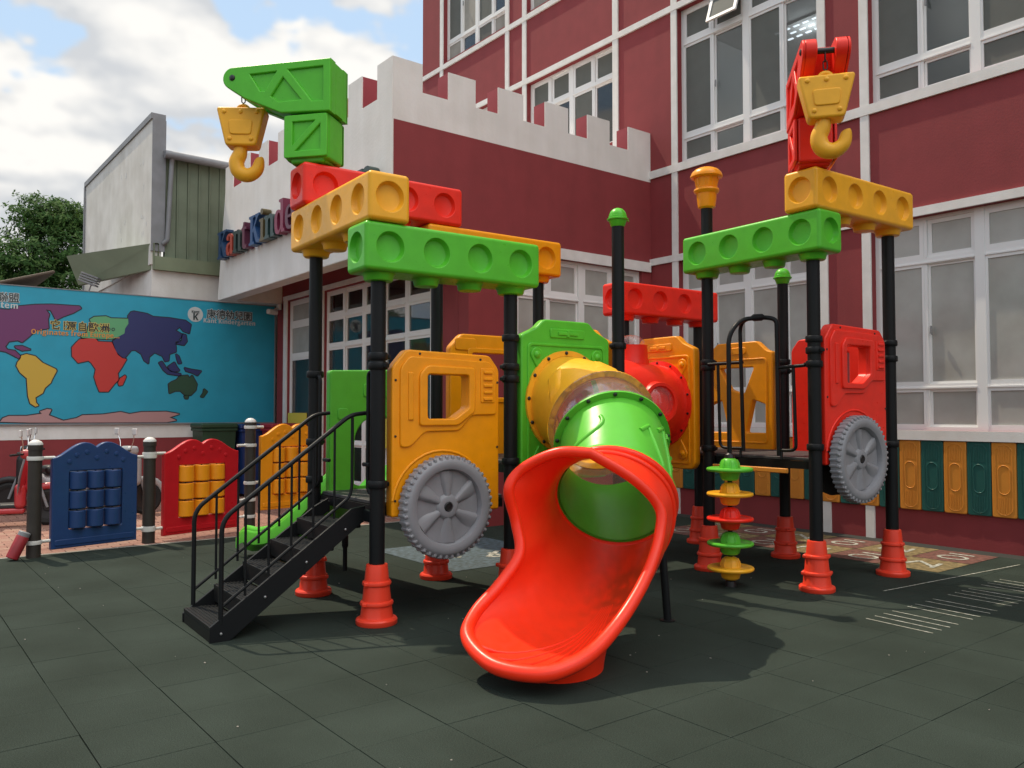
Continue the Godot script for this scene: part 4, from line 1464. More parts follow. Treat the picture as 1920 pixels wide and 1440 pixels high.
# ---------------------------------------------------------------- playset
var PS: Node3D
const BAY := 1.21

func to_plane(o: Vector3, x: Vector3, z: Vector3) -> Transform3D:
	return frame(o, x, z)

func build_playset() -> void:
	PS = thing("playground_playset", "large plastic construction-truck climbing set with block beams, cranes, tube slide and stairs", "playset", Vector3(5.416, 0, -5.351), deg_to_rad(-2.54))
	posts()
	beams()
	cranes()
	decks()
	panels()
	tube_slide()
	tunnel()
	stairs()
	climber()
	small_slide()

func boot_mesh() -> ArrayMesh:
	var m := MB.new()
	var pr := [Vector2(0.0, 0.0), Vector2(0.148, 0.0), Vector2(0.153, 0.008), Vector2(0.153, 0.035), Vector2(0.145, 0.046), Vector2(0.122, 0.052), Vector2(0.118, 0.065)]
	for y in [0.155, 0.30]:
		var r: float = lerpf(0.118, 0.077, (y - 0.06) / 0.38)
		pr.append_array([Vector2(r + 0.003, y - 0.02), Vector2(r + 0.013, y - 0.012), Vector2(r + 0.016, y), Vector2(r + 0.012, y + 0.012), Vector2(r - 0.002, y + 0.018)])
	pr.append_array([Vector2(0.080, 0.425), Vector2(0.077, 0.435), Vector2(0.0575, 0.437)])
	m.lathe(pr, 28)
	# pairs of clamp lugs where the halves are bolted
	for y in [0.155, 0.30]:
		var r2: float = lerpf(0.118, 0.077, (y - 0.06) / 0.38) + 0.012
		for a in [2.2, 2.2 + PI]:
			m.rbox(Vector3(cos(a) * r2, y, sin(a) * r2), Vector3(0.035, 0.032, 0.035), 0.010, 2)
	return m.mesh()

func collar_mesh() -> ArrayMesh:
	var m := MB.new()
	m.lathe([Vector2(0.057, -0.03), Vector2(0.068, -0.028), Vector2(0.073, -0.02), Vector2(0.073, 0.02), Vector2(0.068, 0.028), Vector2(0.057, 0.03)], 20)
	m.rbox(Vector3(0.082, 0, 0), Vector3(0.03, 0.034, 0.05), 0.008, 1)
	return m.mesh()

func posts() -> void:
	var boot := boot_mesh()
	var col := collar_mesh()
	# [x, z, height, collars (height, turn)]
	var L := [
		[-2, 0, 2.57, [[1.97, 0.0], [1.90, -1.2], [1.02, 0.0]]], [-2, -1, 2.94, [[1.88, 1.2], [1.30, 0.3], [0.98, 1.2]]],
		[-1, -1, 2.94, [[2.08, 0.2], [2.0, 3.0], [1.45, 3.0]]], [-1, 0, 2.57, [[2.17, 0.0], [1.93, 3.1], [1.83, 3.1], [1.15, 0.0]]],
		[0, 0, 3.27, [[2.16, 3.14], [1.2, 3.14]]], [1, 0, 3.62, [[2.05, -1.5], [2.0, 1.5], [1.2, -1.5]]],
		[1, 1, 2.94, [[2.20, 0.0], [2.10, -1.6], [1.98, 1.6], [1.25, 0.0]]], [2, 1, 3.32, [[2.22, 3.14], [2.07, 1.5], [1.25, 3.1]]],
		[2, 0, 2.96, [[2.1, 1.5], [2.0, -1.5]]], [2, -1, 2.62, [[2.05, -1.5]]], [1, -1, 2.62, [[2.05, 1.5]]], [0, -1, 2.94, [[2.1, 3.1]]]]
	for q in L:
		var o := holder("post", PS)
		o.position = Vector3(q[0] * BAY, 0, q[1] * BAY)
		var s := MB.new()
		s.lathe([Vector2(0.0, 0.02), Vector2(0.057, 0.02), Vector2(0.057, q[2]), Vector2(0.0, q[2])], 24)
		obj("shaft", s, M.black, o)
		var b := obj("foot", boot, M.boot, o)
		b.rotation.y = rng.randf_range(0, 6.0)
		for c in q[3]:
			var k := obj("collar", col, M.black, o)
			k.position.y = c[0]
			k.rotation.y = c[1]
	# finials
	var dome := MB.new()
	dome.lathe([Vector2(0.0575, -0.01), Vector2(0.066, 0.0), Vector2(0.082, 0.045), Vector2(0.098, 0.052), Vector2(0.099, 0.062), Vector2(0.086, 0.068), Vector2(0.085, 0.085), Vector2(0.080, 0.088), Vector2(0.079, 0.105), Vector2(0.066, 0.132), Vector2(0.045, 0.152), Vector2(0.02, 0.162), Vector2(0.0, 0.164)], 28)
	dome.rbox(Vector3(0.10, 0.057, 0.0), Vector3(0.05, 0.012, 0.05), 0.005, 1)
	var dm := dome.mesh()
	for q in [[0, 0, 3.27], [2, 0, 2.96]]:
		var d := obj("dome_cap", dm, M.green, PS)
		d.position = Vector3(q[0] * BAY, q[2], q[1] * BAY)
	var la := MB.new()
	la.lathe([Vector2(0.0575, -0.02), Vector2(0.085, -0.005), Vector2(0.092, 0.04), Vector2(0.099, 0.13), Vector2(0.118, 0.142), Vector2(0.128, 0.16), Vector2(0.122, 0.178), Vector2(0.104, 0.186), Vector2(0.108, 0.22), Vector2(0.118, 0.285), Vector2(0.145, 0.288), Vector2(0.160, 0.300), Vector2(0.158, 0.318), Vector2(0.146, 0.345), Vector2(0.118, 0.372), Vector2(0.08, 0.39), Vector2(0.04, 0.40), Vector2(0.0, 0.402)], 32)
	for i in 10:
		var a := TAU * i / 10
		la.tube([Vector3(cos(a) * 0.100, 0.19, sin(a) * 0.100), Vector3(cos(a) * 0.119, 0.288, sin(a) * 0.119)], 0.007, 5)
	var lo := obj("lantern_cap", la, M.orange, PS)
	lo.position = Vector3(BAY, 3.62, 0)

# toy block beam along local x, bottom of body at y = 0
func beam_mesh() -> ArrayMesh:
	var L := 1.58
	var H := 0.362
	var W := 0.335
	var r := 0.034
	var m := MB.new()
	var c := Vector3(0, H * 0.5, 0)
	m.edges(c, Vector3(L * 0.5 - r, H * 0.5 - r, W * 0.5 - r), r, 3)
	var R := 0.112
	var dish := [Vector2(R + 0.006, 0.0), Vector2(R + 0.002, -0.0015), Vector2(R, -0.006), Vector2(R - 0.009, -0.036), Vector2(R - 0.016, -0.044), Vector2(R - 0.03, -0.047), Vector2(0.0, -0.047)]
	# long faces
	for sg in [-1.0, 1.0]:
		var t := frame(c + Vector3(0, 0, sg * W * 0.5), Vector3(sg, 0, 0), Vector3(0, 0, sg))
		m.xf = t
		var hs := []
		var xs := [-0.59, -0.197, 0.197, 0.59]
		for x in xs:
			hs.append(circle2(Vector2(x, 0), R + 0.006, 36))
		m.sheet(rect2(-L * 0.5 + r, -H * 0.5 + r, L * 0.5 - r, H * 0.5 - r), hs, 0.0, 1.0)
		for x in xs:
			m.xf = t * Transform3D(Basis(Vector3(1, 0, 0), Vector3(0, 0, 1), Vector3(0, -1, 0)), Vector3(x, 0, 0))
			m.lathe(dish, 36)
	for sg in [-1.0, 1.0]:
		var t := frame(c + Vector3(sg * L * 0.5, 0, 0), Vector3(0, 0, -sg), Vector3(sg, 0, 0))
		m.xf = t
		m.sheet(rect2(-W * 0.5 + r, -H * 0.5 + r, W * 0.5 - r, H * 0.5 - r), [circle2(Vector2.ZERO, R + 0.006, 36)], 0.0, 1.0)
		m.xf = t * Transform3D(Basis(Vector3(1, 0, 0), Vector3(0, 0, 1), Vector3(0, -1, 0)), Vector3.ZERO)
		m.lathe(dish, 36)
	m.xf = Transform3D.IDENTITY
	m.fquad(Vector3(-L * 0.5 + r, H, -W * 0.5 + r), Vector3(L * 0.5 - r, H, -W * 0.5 + r), Vector3(L * 0.5 - r, H, W * 0.5 - r), Vector3(-L * 0.5 + r, H, W * 0.5 - r), Vector3.UP)
	m.fquad(Vector3(-L * 0.5 + r, 0, -W * 0.5 + r), Vector3(L * 0.5 - r, 0, -W * 0.5 + r), Vector3(L * 0.5 - r, 0, W * 0.5 - r), Vector3(-L * 0.5 + r, 0, W * 0.5 - r), Vector3.DOWN)
	return m.mesh()

func stud_mesh(big: bool) -> ArrayMesh:
	var m := MB.new()
	var R := 0.115 if big else 0.10
	var h := 0.058 if big else 0.062
	m.lathe([Vector2(0.0, -h), Vector2(R * 0.6, -h), Vector2(R * 0.88, -h + 0.004), Vector2(R * 0.95, -h + 0.014), Vector2(R, -0.018), Vector2(R + 0.006, -0.008), Vector2(R + 0.018, 0.004)], 28)
	return m.mesh()

func beams() -> void:
	var bm := beam_mesh()
	var sb := stud_mesh(true)
	var ss := stud_mesh(false)
	# centre x, centre z, base y, turned along z, colour, studs over posts, label
	var B := [
		[-1.5, 0.0, 2.585, false, "green", "green block beam at the front left resting on two posts"],
		[-2.0, -0.5, 2.950, true, "yellow", "amber block beam lying across the front left green beam"],
		[-1.5, -1.0, 3.315, false, "red", "red block beam high at the back left under the green crane"],
		[-0.5, -1.0, 2.950, false, "orange", "amber block beam behind the front left green beam"],
		[1.0, 0.5, 2.950, true, "green", "green block beam on the right with its end towards the yard"],
		[1.5, 1.0, 3.315, false, "yellow", "amber block beam under the red crane"],
		[1.5, -1.0, 2.635, false, "red", "low red block beam at the back right"]]
	for b in B:
		var o := obj("block_beam", bm, M[b[4]], PS, b[5])
		o.position = Vector3(b[0] * BAY, b[2], b[1] * BAY)
		if b[3]:
			o.rotation.y = PI * 0.5
		for x in [-0.605, 0.605]:
			var s := obj("socket", sb, M[b[4]], o)
			s.position.x = x
		for x in [-0.2, 0.2]:
			var s := obj("stud", ss, M[b[4]], o)
			s.position.x = x

func jib_outline() -> PackedVector2Array:
	var p := [Vector2(-0.205, 0.43), Vector2(0.25, 0.445), Vector2(0.60, 0.60)]
	for i in 10:
		var a := -1.0 + 2.6 * i / 9.0
		p.append(Vector2(0.715 + cos(a) * 0.095, 0.79 + sin(a) * 0.095))
	p.append(Vector2(-0.205, 0.885))
	return PackedVector2Array(p)

func crane(at: Vector3, dir: Vector3, mat: Material, label: String) -> void:
	var t := holder("toy_crane", PS, label)
	t.transform = frame(at, dir, Vector3(-dir.z, 0, dir.x))
	var z_half := 0.185
	var out := jib_outline()
	var holes := [
		PackedVector2Array([Vector2(0.545, 0.805), Vector2(0.30, 0.81), Vector2(0.405, 0.65), Vector2(0.45, 0.655)]),
		PackedVector2Array([Vector2(0.235, 0.755), Vector2(0.07, 0.55), Vector2(0.27, 0.545), Vector2(0.345, 0.60)]),
		PackedVector2Array([Vector2(0.185, 0.815), Vector2(-0.135, 0.82), Vector2(-0.135, 0.525), Vector2(-0.035, 0.53)])]
	for h in holes:
		h.reverse()
	for sg in [-1.0, 1.0]:
		var ck := MB.new()
		ck.xf = Transform3D(Basis(Vector3(1, 0, 0), Vector3(0, 1, 0), Vector3(0, 0, 1)) if sg > 0 else Basis(Vector3(1, 0, 0), Vector3(0, 1, 0), Vector3(0, 0, -1)), Vector3.ZERO)
		ck.plate(out, [], z_half - 0.115, z_half - 0.022, 0.012)
		ck.plate(out, holes, z_half - 0.022, z_half, 0.012, false)
		obj("jib_cheek", ck, mat, t)
		var bo := MB.new()
		bo.xf = Transform3D(Basis(Vector3(1, 0, 0), Vector3(0, 0, sg), Vector3(0, -sg, 0)), Vector3(0.715, 0.79, sg * z_half))
		bo.lathe([Vector2(0.028, -0.005), Vector2(0.026, 0.006), Vector2(0.018, 0.012), Vector2(0.0, 0.014)], 14)
		obj("bolt", bo, M.bolt, t)
	var web := MB.new()
	web.plate(PackedVector2Array([Vector2(-0.205, 0.44), Vector2(0.25, 0.455), Vector2(0.47, 0.555), Vector2(0.60, 0.845), Vector2(0.58, 0.875), Vector2(-0.205, 0.875)]), [], -0.08, 0.08, 0.01)
	obj("jib_core", web, mat, t)
	var pin := MB.new()
	pin.bar(Vector3(0.715, 0.79, -0.075), Vector3(0.715, 0.79, 0.075), 0.024, 14)
	obj("axle", pin, M.bolt, t)
	# mast
	var ms := MB.new()
	ms.rbox(Vector3(0.025, 0.235, 0), Vector3(0.41, 0.41, 0.31), 0.03, 1)
	ms.rbox(Vector3(0.025, 0.05, 0), Vector3(0.34, 0.09, 0.28), 0.03, 1)
	obj("mast", ms, mat, t)
	var mo := rpoly([Vector2(-0.175, 0.05), Vector2(0.225, 0.05), Vector2(0.225, 0.42), Vector2(-0.175, 0.42)], 0.02, 2)
	var mh := [PackedVector2Array([Vector2(0.145, 0.36), Vector2(-0.06, 0.36), Vector2(0.145, 0.16)]), PackedVector2Array([Vector2(-0.11, 0.33), Vector2(-0.11, 0.11), Vector2(0.115, 0.11)])]
	for sg in [-1.0, 1.0]:
		var fm := MB.new()
		fm.xf = Transform3D(Basis(Vector3(1, 0, 0), Vector3(0, 1, 0), Vector3(0, 0, sg)), Vector3.ZERO)
		fm.plate(mo, mh, 0.155, 0.178, 0.010, false)
		obj("mast_frame", fm, mat, t)

func cranes() -> void:
	crane(Vector3(-2.42, 3.678, -1.21), Vector3(-0.669, 0, -0.743), M.green, "green toy crane on the red beam with its jib to the left")
	crane(Vector3(1.21, 3.678, 1.21), Vector3(-0.726, 0, 0.687), M.red, "red toy crane on the amber beam with its jib to the front")

func decks() -> void:
	for d in [[-2, -1, 0.88], [-1, -1, 1.15], [1, 0, 1.15], [1, -1, 1.15]]:
		var o := holder("deck", PS)
		var x0: float = d[0] * BAY
		var z0: float = d[1] * BAY
		var y: float = d[2]
		o.position = Vector3(x0, y, z0)
		var m := MB.new()
		m.rbox(Vector3(BAY * 0.5, -0.015, BAY * 0.5), Vector3(BAY - 0.10, 0.03, BAY - 0.10), 0.006, 1)
		obj("plate", m, M.deck, o)
		var e := MB.new()
		for q in [[0.06, BAY - 0.06, 0.03, 0.07], [0.06, BAY - 0.06, BAY - 0.07, BAY - 0.03]]:
			e.box2(Vector3(q[0], -0.10, q[2]), Vector3(q[1], -0.031, q[3]))
		for q in [[0.03, 0.07], [BAY - 0.07, BAY - 0.03]]:
			e.box2(Vector3(q[0], -0.102, 0.075), Vector3(q[1], -0.032, BAY - 0.075))
		obj("edge_beam", e, M.black, o)
	var pl := MB.new()
	pl.rbox(Vector3(1.135, 1.03, 0.55), Vector3(0.03, 0.045, 0.86), 0.008, 1)
	obj("edge_plank", pl, M.padorange, PS)

# ---- panels: all drawn with x to the right, y up from the panel's foot, z towards the outside
func truck_panel_parts(root: Node3D, mat: Material) -> void:
	var w := 0.4825
	var h := 1.255
	var out := rpoly([Vector2(-w, 0), Vector2(w, 0), Vector2(w, h - 0.13), Vector2(w - 0.09, h - 0.02), Vector2(-w + 0.12, h), Vector2(-w, h - 0.14)], [0.02, 0.02, 0.03, 0.03, 0.03, 0.03], 3)
	var win := rpoly([Vector2(-0.195, 0.73), Vector2(0.045, 0.73), Vector2(0.175, 0.815), Vector2(0.175, 1.07), Vector2(-0.195, 1.07)], 0.022, 3)
	var b := MB.new()
	b.plate(out, [win], -0.055, 0.045, 0.016)
	obj("body", b, mat, root)
	var up := rpoly([Vector2(-0.42, 0.515), Vector2(-0.335, 0.515), Vector2(-0.21, 0.63), Vector2(0.10, 0.635), Vector2(0.215, 0.755), Vector2(0.45, 0.76), Vector2(0.45, 1.10), Vector2(0.385, 1.185), Vector2(-0.345, 1.205), Vector2(-0.42, 1.11)], 0.035, 3)
	var u := MB.new()
	u.plate(up, [win], 0.044, 0.062, 0.012, false)
	obj("cab_relief", u, mat, root)
	var fo := rpoly([Vector2(-0.265, 0.675), Vector2(0.075, 0.675), Vector2(0.235, 0.785), Vector2(0.235, 1.13), Vector2(-0.20, 1.14), Vector2(-0.265, 1.07)], 0.03, 3)
	var f := MB.new()
	f.plate(fo, [win], 0.061, 0.082, 0.013, false)
	obj("window_frame", f, mat, root)
	var s := MB.new()
	s.plate(rrect(0.29, 0.855, 0.425, 1.13, 0.015, 3), [], 0.061, 0.070, 0.006, false)
	obj("vent_plate", s, mat, root)
	for k in 5:
		var v := MB.new()
		v.rbox(Vector3(0.357, 0.885 + k * 0.053, 0.072), Vector3(0.085, 0.026, 0.022), 0.008, 2)
		obj("vent_slat", v, mat, root)
	var l := MB.new()
	l.rbox(Vector3(-0.335, 0.90, 0.063), Vector3(0.045, 0.36, 0.02), 0.008, 2)
	obj("door_rib", l, mat, root)
	var bt := MB.new()
	bt.xf = Transform3D(Basis(Vector3(1, 0, 0), Vector3(0, 0, 1), Vector3(0, -1, 0)), Vector3.ZERO)
	bt.lathe([Vector2(0.010, 0.0), Vector2(0.009, 0.005), Vector2(0.0, 0.007)], 10)
	var btm := bt.mesh()
	for q in [[-0.455, 0.12], [-0.455, 0.60], [-0.455, 1.02], [0.462, 0.50], [0.462, 1.02], [0.30, 1.20], [-0.25, 1.225]]:
		var bb := obj("bolt", btm, M.bolt, root)
		bb.position = Vector3(q[0], q[1], 0.045)
	var ar := MB.new()
	var arch := []
	for i in 17:
		var a := 0.15 + (PI - 0.3) * i / 16.0
		arch.append(Vector3(-0.055 + cos(a) * 0.425, 0.06 + sin(a) * 0.425, 0.043))
	ar.tube(arch, 0.012, 6)
	obj("wheel_arch", ar, mat, root)

func wheel_meshes() -> Dictionary:
	var d := {}
	var t := MB.new()
	var R := 0.385
	# turned about the axle: profile (radius, out); axle along local y, later turned to z
	t.lathe([Vector2(0.30, -0.055), Vector2(0.355, -0.055), Vector2(R, -0.035), Vector2(R + 0.004, 0.01), Vector2(R, 0.035), Vector2(R - 0.025, 0.058), Vector2(0.345, 0.066), Vector2(0.31, 0.064), Vector2(0.288, 0.054), Vector2(0.278, 0.030), Vector2(0.276, 0.012)], 60)
	var n := 46
	for i in n:
		var a := TAU * i / n
		t.xf = Transform3D(Basis(Vector3.UP, -a), Vector3.ZERO)
		t.rbox(Vector3(R - 0.024, 0.045, 0), Vector3(0.060, 0.026, 0.027), 0.010, 2)
		t.rbox(Vector3(R - 0.001, 0.0, 0.008), Vector3(0.020, 0.09, 0.027), 0.009, 2)
	t.xf = Transform3D.IDENTITY
	d.tyre = t.mesh()
	var h := MB.new()
	h.lathe([Vector2(0.0, -0.05), Vector2(0.30, -0.05), Vector2(0.282, 0.0), Vector2(0.275, 0.012), Vector2(0.18, 0.006), Vector2(0.10, 0.012), Vector2(0.085, 0.030), Vector2(0.075, 0.036), Vector2(0.04, 0.036), Vector2(0.036, 0.028), Vector2(0.0, 0.028)], 48)
	d.hub = h.mesh()
	var s := MB.new()
	# fan-shaped spoke, twisted like a blade
	var P := []
	for i in 9:
		var r := lerpf(0.07, 0.272, i / 8.0)
		var hw := lerpf(0.030, 0.086, pow(i / 8.0, 1.2))
		var row := []
		for j in 7:
			var q := j / 6.0 * 2.0 - 1.0
			var y := 0.034 - 0.012 * absf(q) - 0.018 * (q + 0.3) * (i / 8.0)
			if j == 0 or j == 6:
				y = 0.0
			row.append(Vector3(r, y, q * hw))
		P.append(row)
	s.grid(P, 1.0)
	# outer end
	for j in 6:
		var a: Vector3 = P[8][j]
		var b: Vector3 = P[8][j + 1]
		s.fquad(a, b, Vector3(b.x, 0, b.z), Vector3(a.x, 0, a.z), Vector3(1, 0, 0))
	d.spoke = s.mesh()
	var b2 := MB.new()
	b2.lathe([Vector2(0.036, 0.02), Vector2(0.036, 0.034), Vector2(0.030, 0.040), Vector2(0.020, 0.036), Vector2(0.0, 0.040)], 20)
	d.cap = b2.mesh()
	return d

var WH := {}
func wheel(root: Node3D, c: Vector3) -> void:
	if WH.is_empty():
		WH = wheel_meshes()
	var w := holder("wheel", root)
	w.transform = Transform3D(Basis(Vector3(1, 0, 0), Vector3(0, 0, 1), Vector3(0, -1, 0)), c)
	obj("tyre", WH.tyre, M.grey, w)
	obj("hub", WH.hub, M.grey, w)
	for i in 6:
		var s := obj("spoke", WH.spoke, M.grey, w)
		s.rotation.y = -(PI * 0.5 + TAU * i / 6.0)
	obj("hub_bolt", WH.cap, M.bolt, w)

# panel with a round passage
func round_panel(mat: Material, t: Transform3D, label: String, rad := 0.385) -> void:
	var root := holder("tube_panel", PS, label)
	root.transform = t
	var out := rpoly([Vector2(-0.44, 0), Vector2(0.44, 0), Vector2(0.49, 0.06), Vector2(0.49, 1.22), Vector2(0.40, 1.26), Vector2(0.33, 1.29), Vector2(0.25, 1.365), Vector2(-0.25, 1.365), Vector2(-0.33, 1.29), Vector2(-0.40, 1.26), Vector2(-0.49, 1.22), Vector2(-0.49, 0.06)], 0.03, 3)
	var cc := Vector2(0.0, 0.66)
	var b := MB.new()
	b.plate(out, [circle2(cc, rad, 48)], -0.055, 0.035, 0.018)
	obj("body", b, mat, root)
	var fr := MB.new()
	fr.plate(rrect(-0.43, 0.05, 0.43, 1.16, 0.05, 4), [rrect(-0.405, 0.075, 0.405, 1.135, 0.04, 4)], 0.034, 0.045, 0.008, false)
	fr.plate(rrect(-0.19, 1.21, 0.19, 1.29, 0.02, 3), [], 0.034, 0.047, 0.008, false)
	fr.rbox(Vector3(0, 1.25, 0.05), Vector3(0.22, 0.03, 0.016), 0.006, 2)
	fr.rbox(Vector3(0, 1.25, 0.05), Vector3(0.03, 0.06, 0.018), 0.006, 2)
	obj("relief", fr, mat, root)
	for sx in [-1.0, 1.0]:
		for q in [[1.06, 1.0], [0.16, -1.0]]:
			var t2 := MB.new()
			var c := Vector2(sx * 0.335, q[0])
			var tip := c + Vector2(-sx * 0.02, -q[1] * 0.14)
			var tear := []
			for i in 13:
				var a := -0.2 + (PI + 0.4) * i / 12.0
				tear.append(c + Vector2(cos(a), sin(a) * q[1]) * 0.062)
			tear.append(tip)
			var pl := PackedVector2Array(tear)
			if Geometry2D.is_polygon_clockwise(pl):
				pl.reverse()
			t2.plate(pl, [], 0.034, 0.050, 0.010, false)
			t2.xf = Transform3D(Basis(Vector3(1, 0, 0), Vector3(0, 0, 1), Vector3(0, -1, 0)), Vector3(c.x, c.y, 0.05))
			t2.lathe([Vector2(0.034, -0.005), Vector2(0.031, 0.008), Vector2(0.02, 0.018), Vector2(0.0, 0.022)], 16)
			obj("boss", t2, mat, root)

func window_panel(mat: Material, t: Transform3D, label: String) -> void:
	var root := holder("window_panel", PS, label)
	root.transform = t
	var out := rpoly([Vector2(-0.49, 0), Vector2(0.49, 0), Vector2(0.49, 1.18), Vector2(0.36, 1.31), Vector2(-0.36, 1.31), Vector2(-0.49, 1.18)], 0.03, 3)
	var win := rrect(-0.25, 0.70, 0.35, 1.13, 0.03, 3)
	var b := MB.new()
	b.plate(out, [win], -0.05, 0.04, 0.018)
	obj("body", b, mat, root)
	var r := MB.new()
	r.plate(rrect(-0.44, 1.15, -0.20, 1.27, 0.03, 3), [], 0.039, 0.052, 0.01, false)
	r.plate(rrect(-0.30, 0.65, 0.40, 1.18, 0.04, 3), [win], 0.039, 0.055, 0.01, false)
	obj("relief", r, mat, root)

func panels() -> void:
	var a := holder("truck_panel", PS, "amber truck-cab panel with window, vent slats and grey wheel")
	a.position = Vector3(-1.852, 0.775, 0.02)
	truck_panel_parts(a, M.orange)
	wheel(PS, Vector3(-1.90, 0.835, 0.125))
	var b := holder("truck_panel", PS, "red truck-cab panel with window, vent slats and grey wheel")
	b.position = Vector3(1.757, 1.09, 1.23)
	truck_panel_parts(b, M.red)
	wheel(PS, Vector3(1.675, 1.135, 1.335))
	var c := holder("truck_panel", PS, "second red truck-cab panel facing the school wall")
	c.transform = frame(Vector3(2.44, 1.09, 0.605), Vector3(0, 0, -1), Vector3(1, 0, 0))
	truck_panel_parts(c, M.red)
	var wn := wheel_node(frame(Vector3(2.54, 1.135, 0.66), Vector3(0, 0, -1), Vector3(1, 0, 0)))
	wn.name = "wheel"
	round_panel(M.green, Transform3D(Basis.IDENTITY, Vector3(-0.65, 0.98, 0.02)), "green panel round the mouth of the tube slide")
	round_panel(M.orange, frame(Vector3(1.17, 0.98, -0.605), Vector3(0, 0, 1), Vector3(-1, 0, 0)), "amber panel round the right end of the red crawl tunnel")
	round_panel(M.orange, frame(Vector3(0.03, 0.98, -0.605), Vector3(0, 0, -1), Vector3(1, 0, 0)), "amber panel round the left end of the red crawl tunnel")
	window_panel(M.orange, Transform3D(Basis.IDENTITY, Vector3(-0.62, 1.0, -1.17)), "amber window panel at the back of the middle deck")
	# crawl panel with slanted openings
	var d := holder("cutout_panel", PS, "amber panel with slanted openings at the back of the right deck")
	d.transform = frame(Vector3(2.40, 1.14, -0.59), Vector3(0, 0, 1), Vector3(-1, 0, 0))
	var out := rpoly([Vector2(-0.49, 0), Vector2(0.49, 0), Vector2(0.49, 1.08), Vector2(0.41, 1.10), Vector2(0.28, 1.21), Vector2(-0.28, 1.21), Vector2(-0.41, 1.10), Vector2(-0.49, 1.08)], 0.03, 3)
	var hs := [rpoly([Vector2(-0.10, 0.68), Vector2(0.10, 0.62), Vector2(0.24, 0.92), Vector2(-0.24, 0.92)], 0.03, 3),
		rpoly([Vector2(0.12, 0.19), Vector2(0.40, 0.19), Vector2(0.40, 0.50), Vector2(0.22, 0.56)], 0.03, 3),
		rpoly([Vector2(-0.40, 0.19), Vector2(-0.12, 0.19), Vector2(-0.22, 0.56), Vector2(-0.40, 0.50)], 0.03, 3)]
	var m := MB.new()
	m.plate(out, hs, -0.045, 0.04, 0.016)
	obj("body", m, M.orange, d)
	var r := MB.new()
	r.plate(rrect(-0.42, 0.07, 0.42, 1.02, 0.05, 3), [rrect(-0.40, 0.09, 0.40, 1.0, 0.04, 3)], 0.039, 0.048, 0.006, false)
	r.plate(rrect(-0.14, 1.07, 0.14, 1.15, 0.035, 4), [], 0.039, 0.05, 0.008, false)
	obj("relief", r, M.orange, d)
	# slide doorway panel at the back left
	var e := holder("doorway_panel", PS, "green doorway panel at the back of the left deck")
	e.position = Vector3(-1.84, 0.85, -1.19)
	var dm := MB.new()
	dm.plate(rpoly([Vector2(-0.47, 0), Vector2(-0.235, 0), Vector2(-0.235, 0.52), Vector2(-0.12, 0.66), Vector2(0.12, 0.66), Vector2(0.235, 0.52), Vector2(0.235, 0), Vector2(0.47, 0), Vector2(0.47, 1.10), Vector2(-0.47, 1.07)], [0.02, 0.02, 0.1, 0.1, 0.1, 0.1, 0.02, 0.02, 0.03, 0.03], 4), [], -0.045, 0.045, 0.016)
	obj("body", dm, M.greenslide, e)
	var dr := MB.new()
	dr.plate(rrect(-0.16, 0.84, 0.10, 0.96, 0.03, 3), [], 0.044, 0.056, 0.008, false)
	dr.plate(rrect(-0.40, 0.64, -0.30, 0.74, 0.03, 3), [], 0.044, 0.056, 0.008, false)
	obj("relief", dr, M.greenslide, e)

func wheel_node(t: Transform3D) -> Node3D:
	var h := Node3D.new()
	PS.add_child(h, true)
	h.transform = t * Transform3D(Basis(Vector3(1, 0, 0), Vector3(0, 0, 1), Vector3(0, -1, 0)), Vector3.ZERO)
	obj("tyre", WH.tyre, M.grey, h)
	obj("hub", WH.hub, M.grey, h)
	for i in 6:
		var s := obj("spoke", WH.spoke, M.grey, h)
		s.rotation.y = -(PI * 0.5 + TAU * i / 6.0)
	return h

# ---- tube slide
var SP := []          # sampled centre line
var SF := []          # frames: [side, up, heading]

func slide_frame(i: int) -> Array:
	return SF[i]

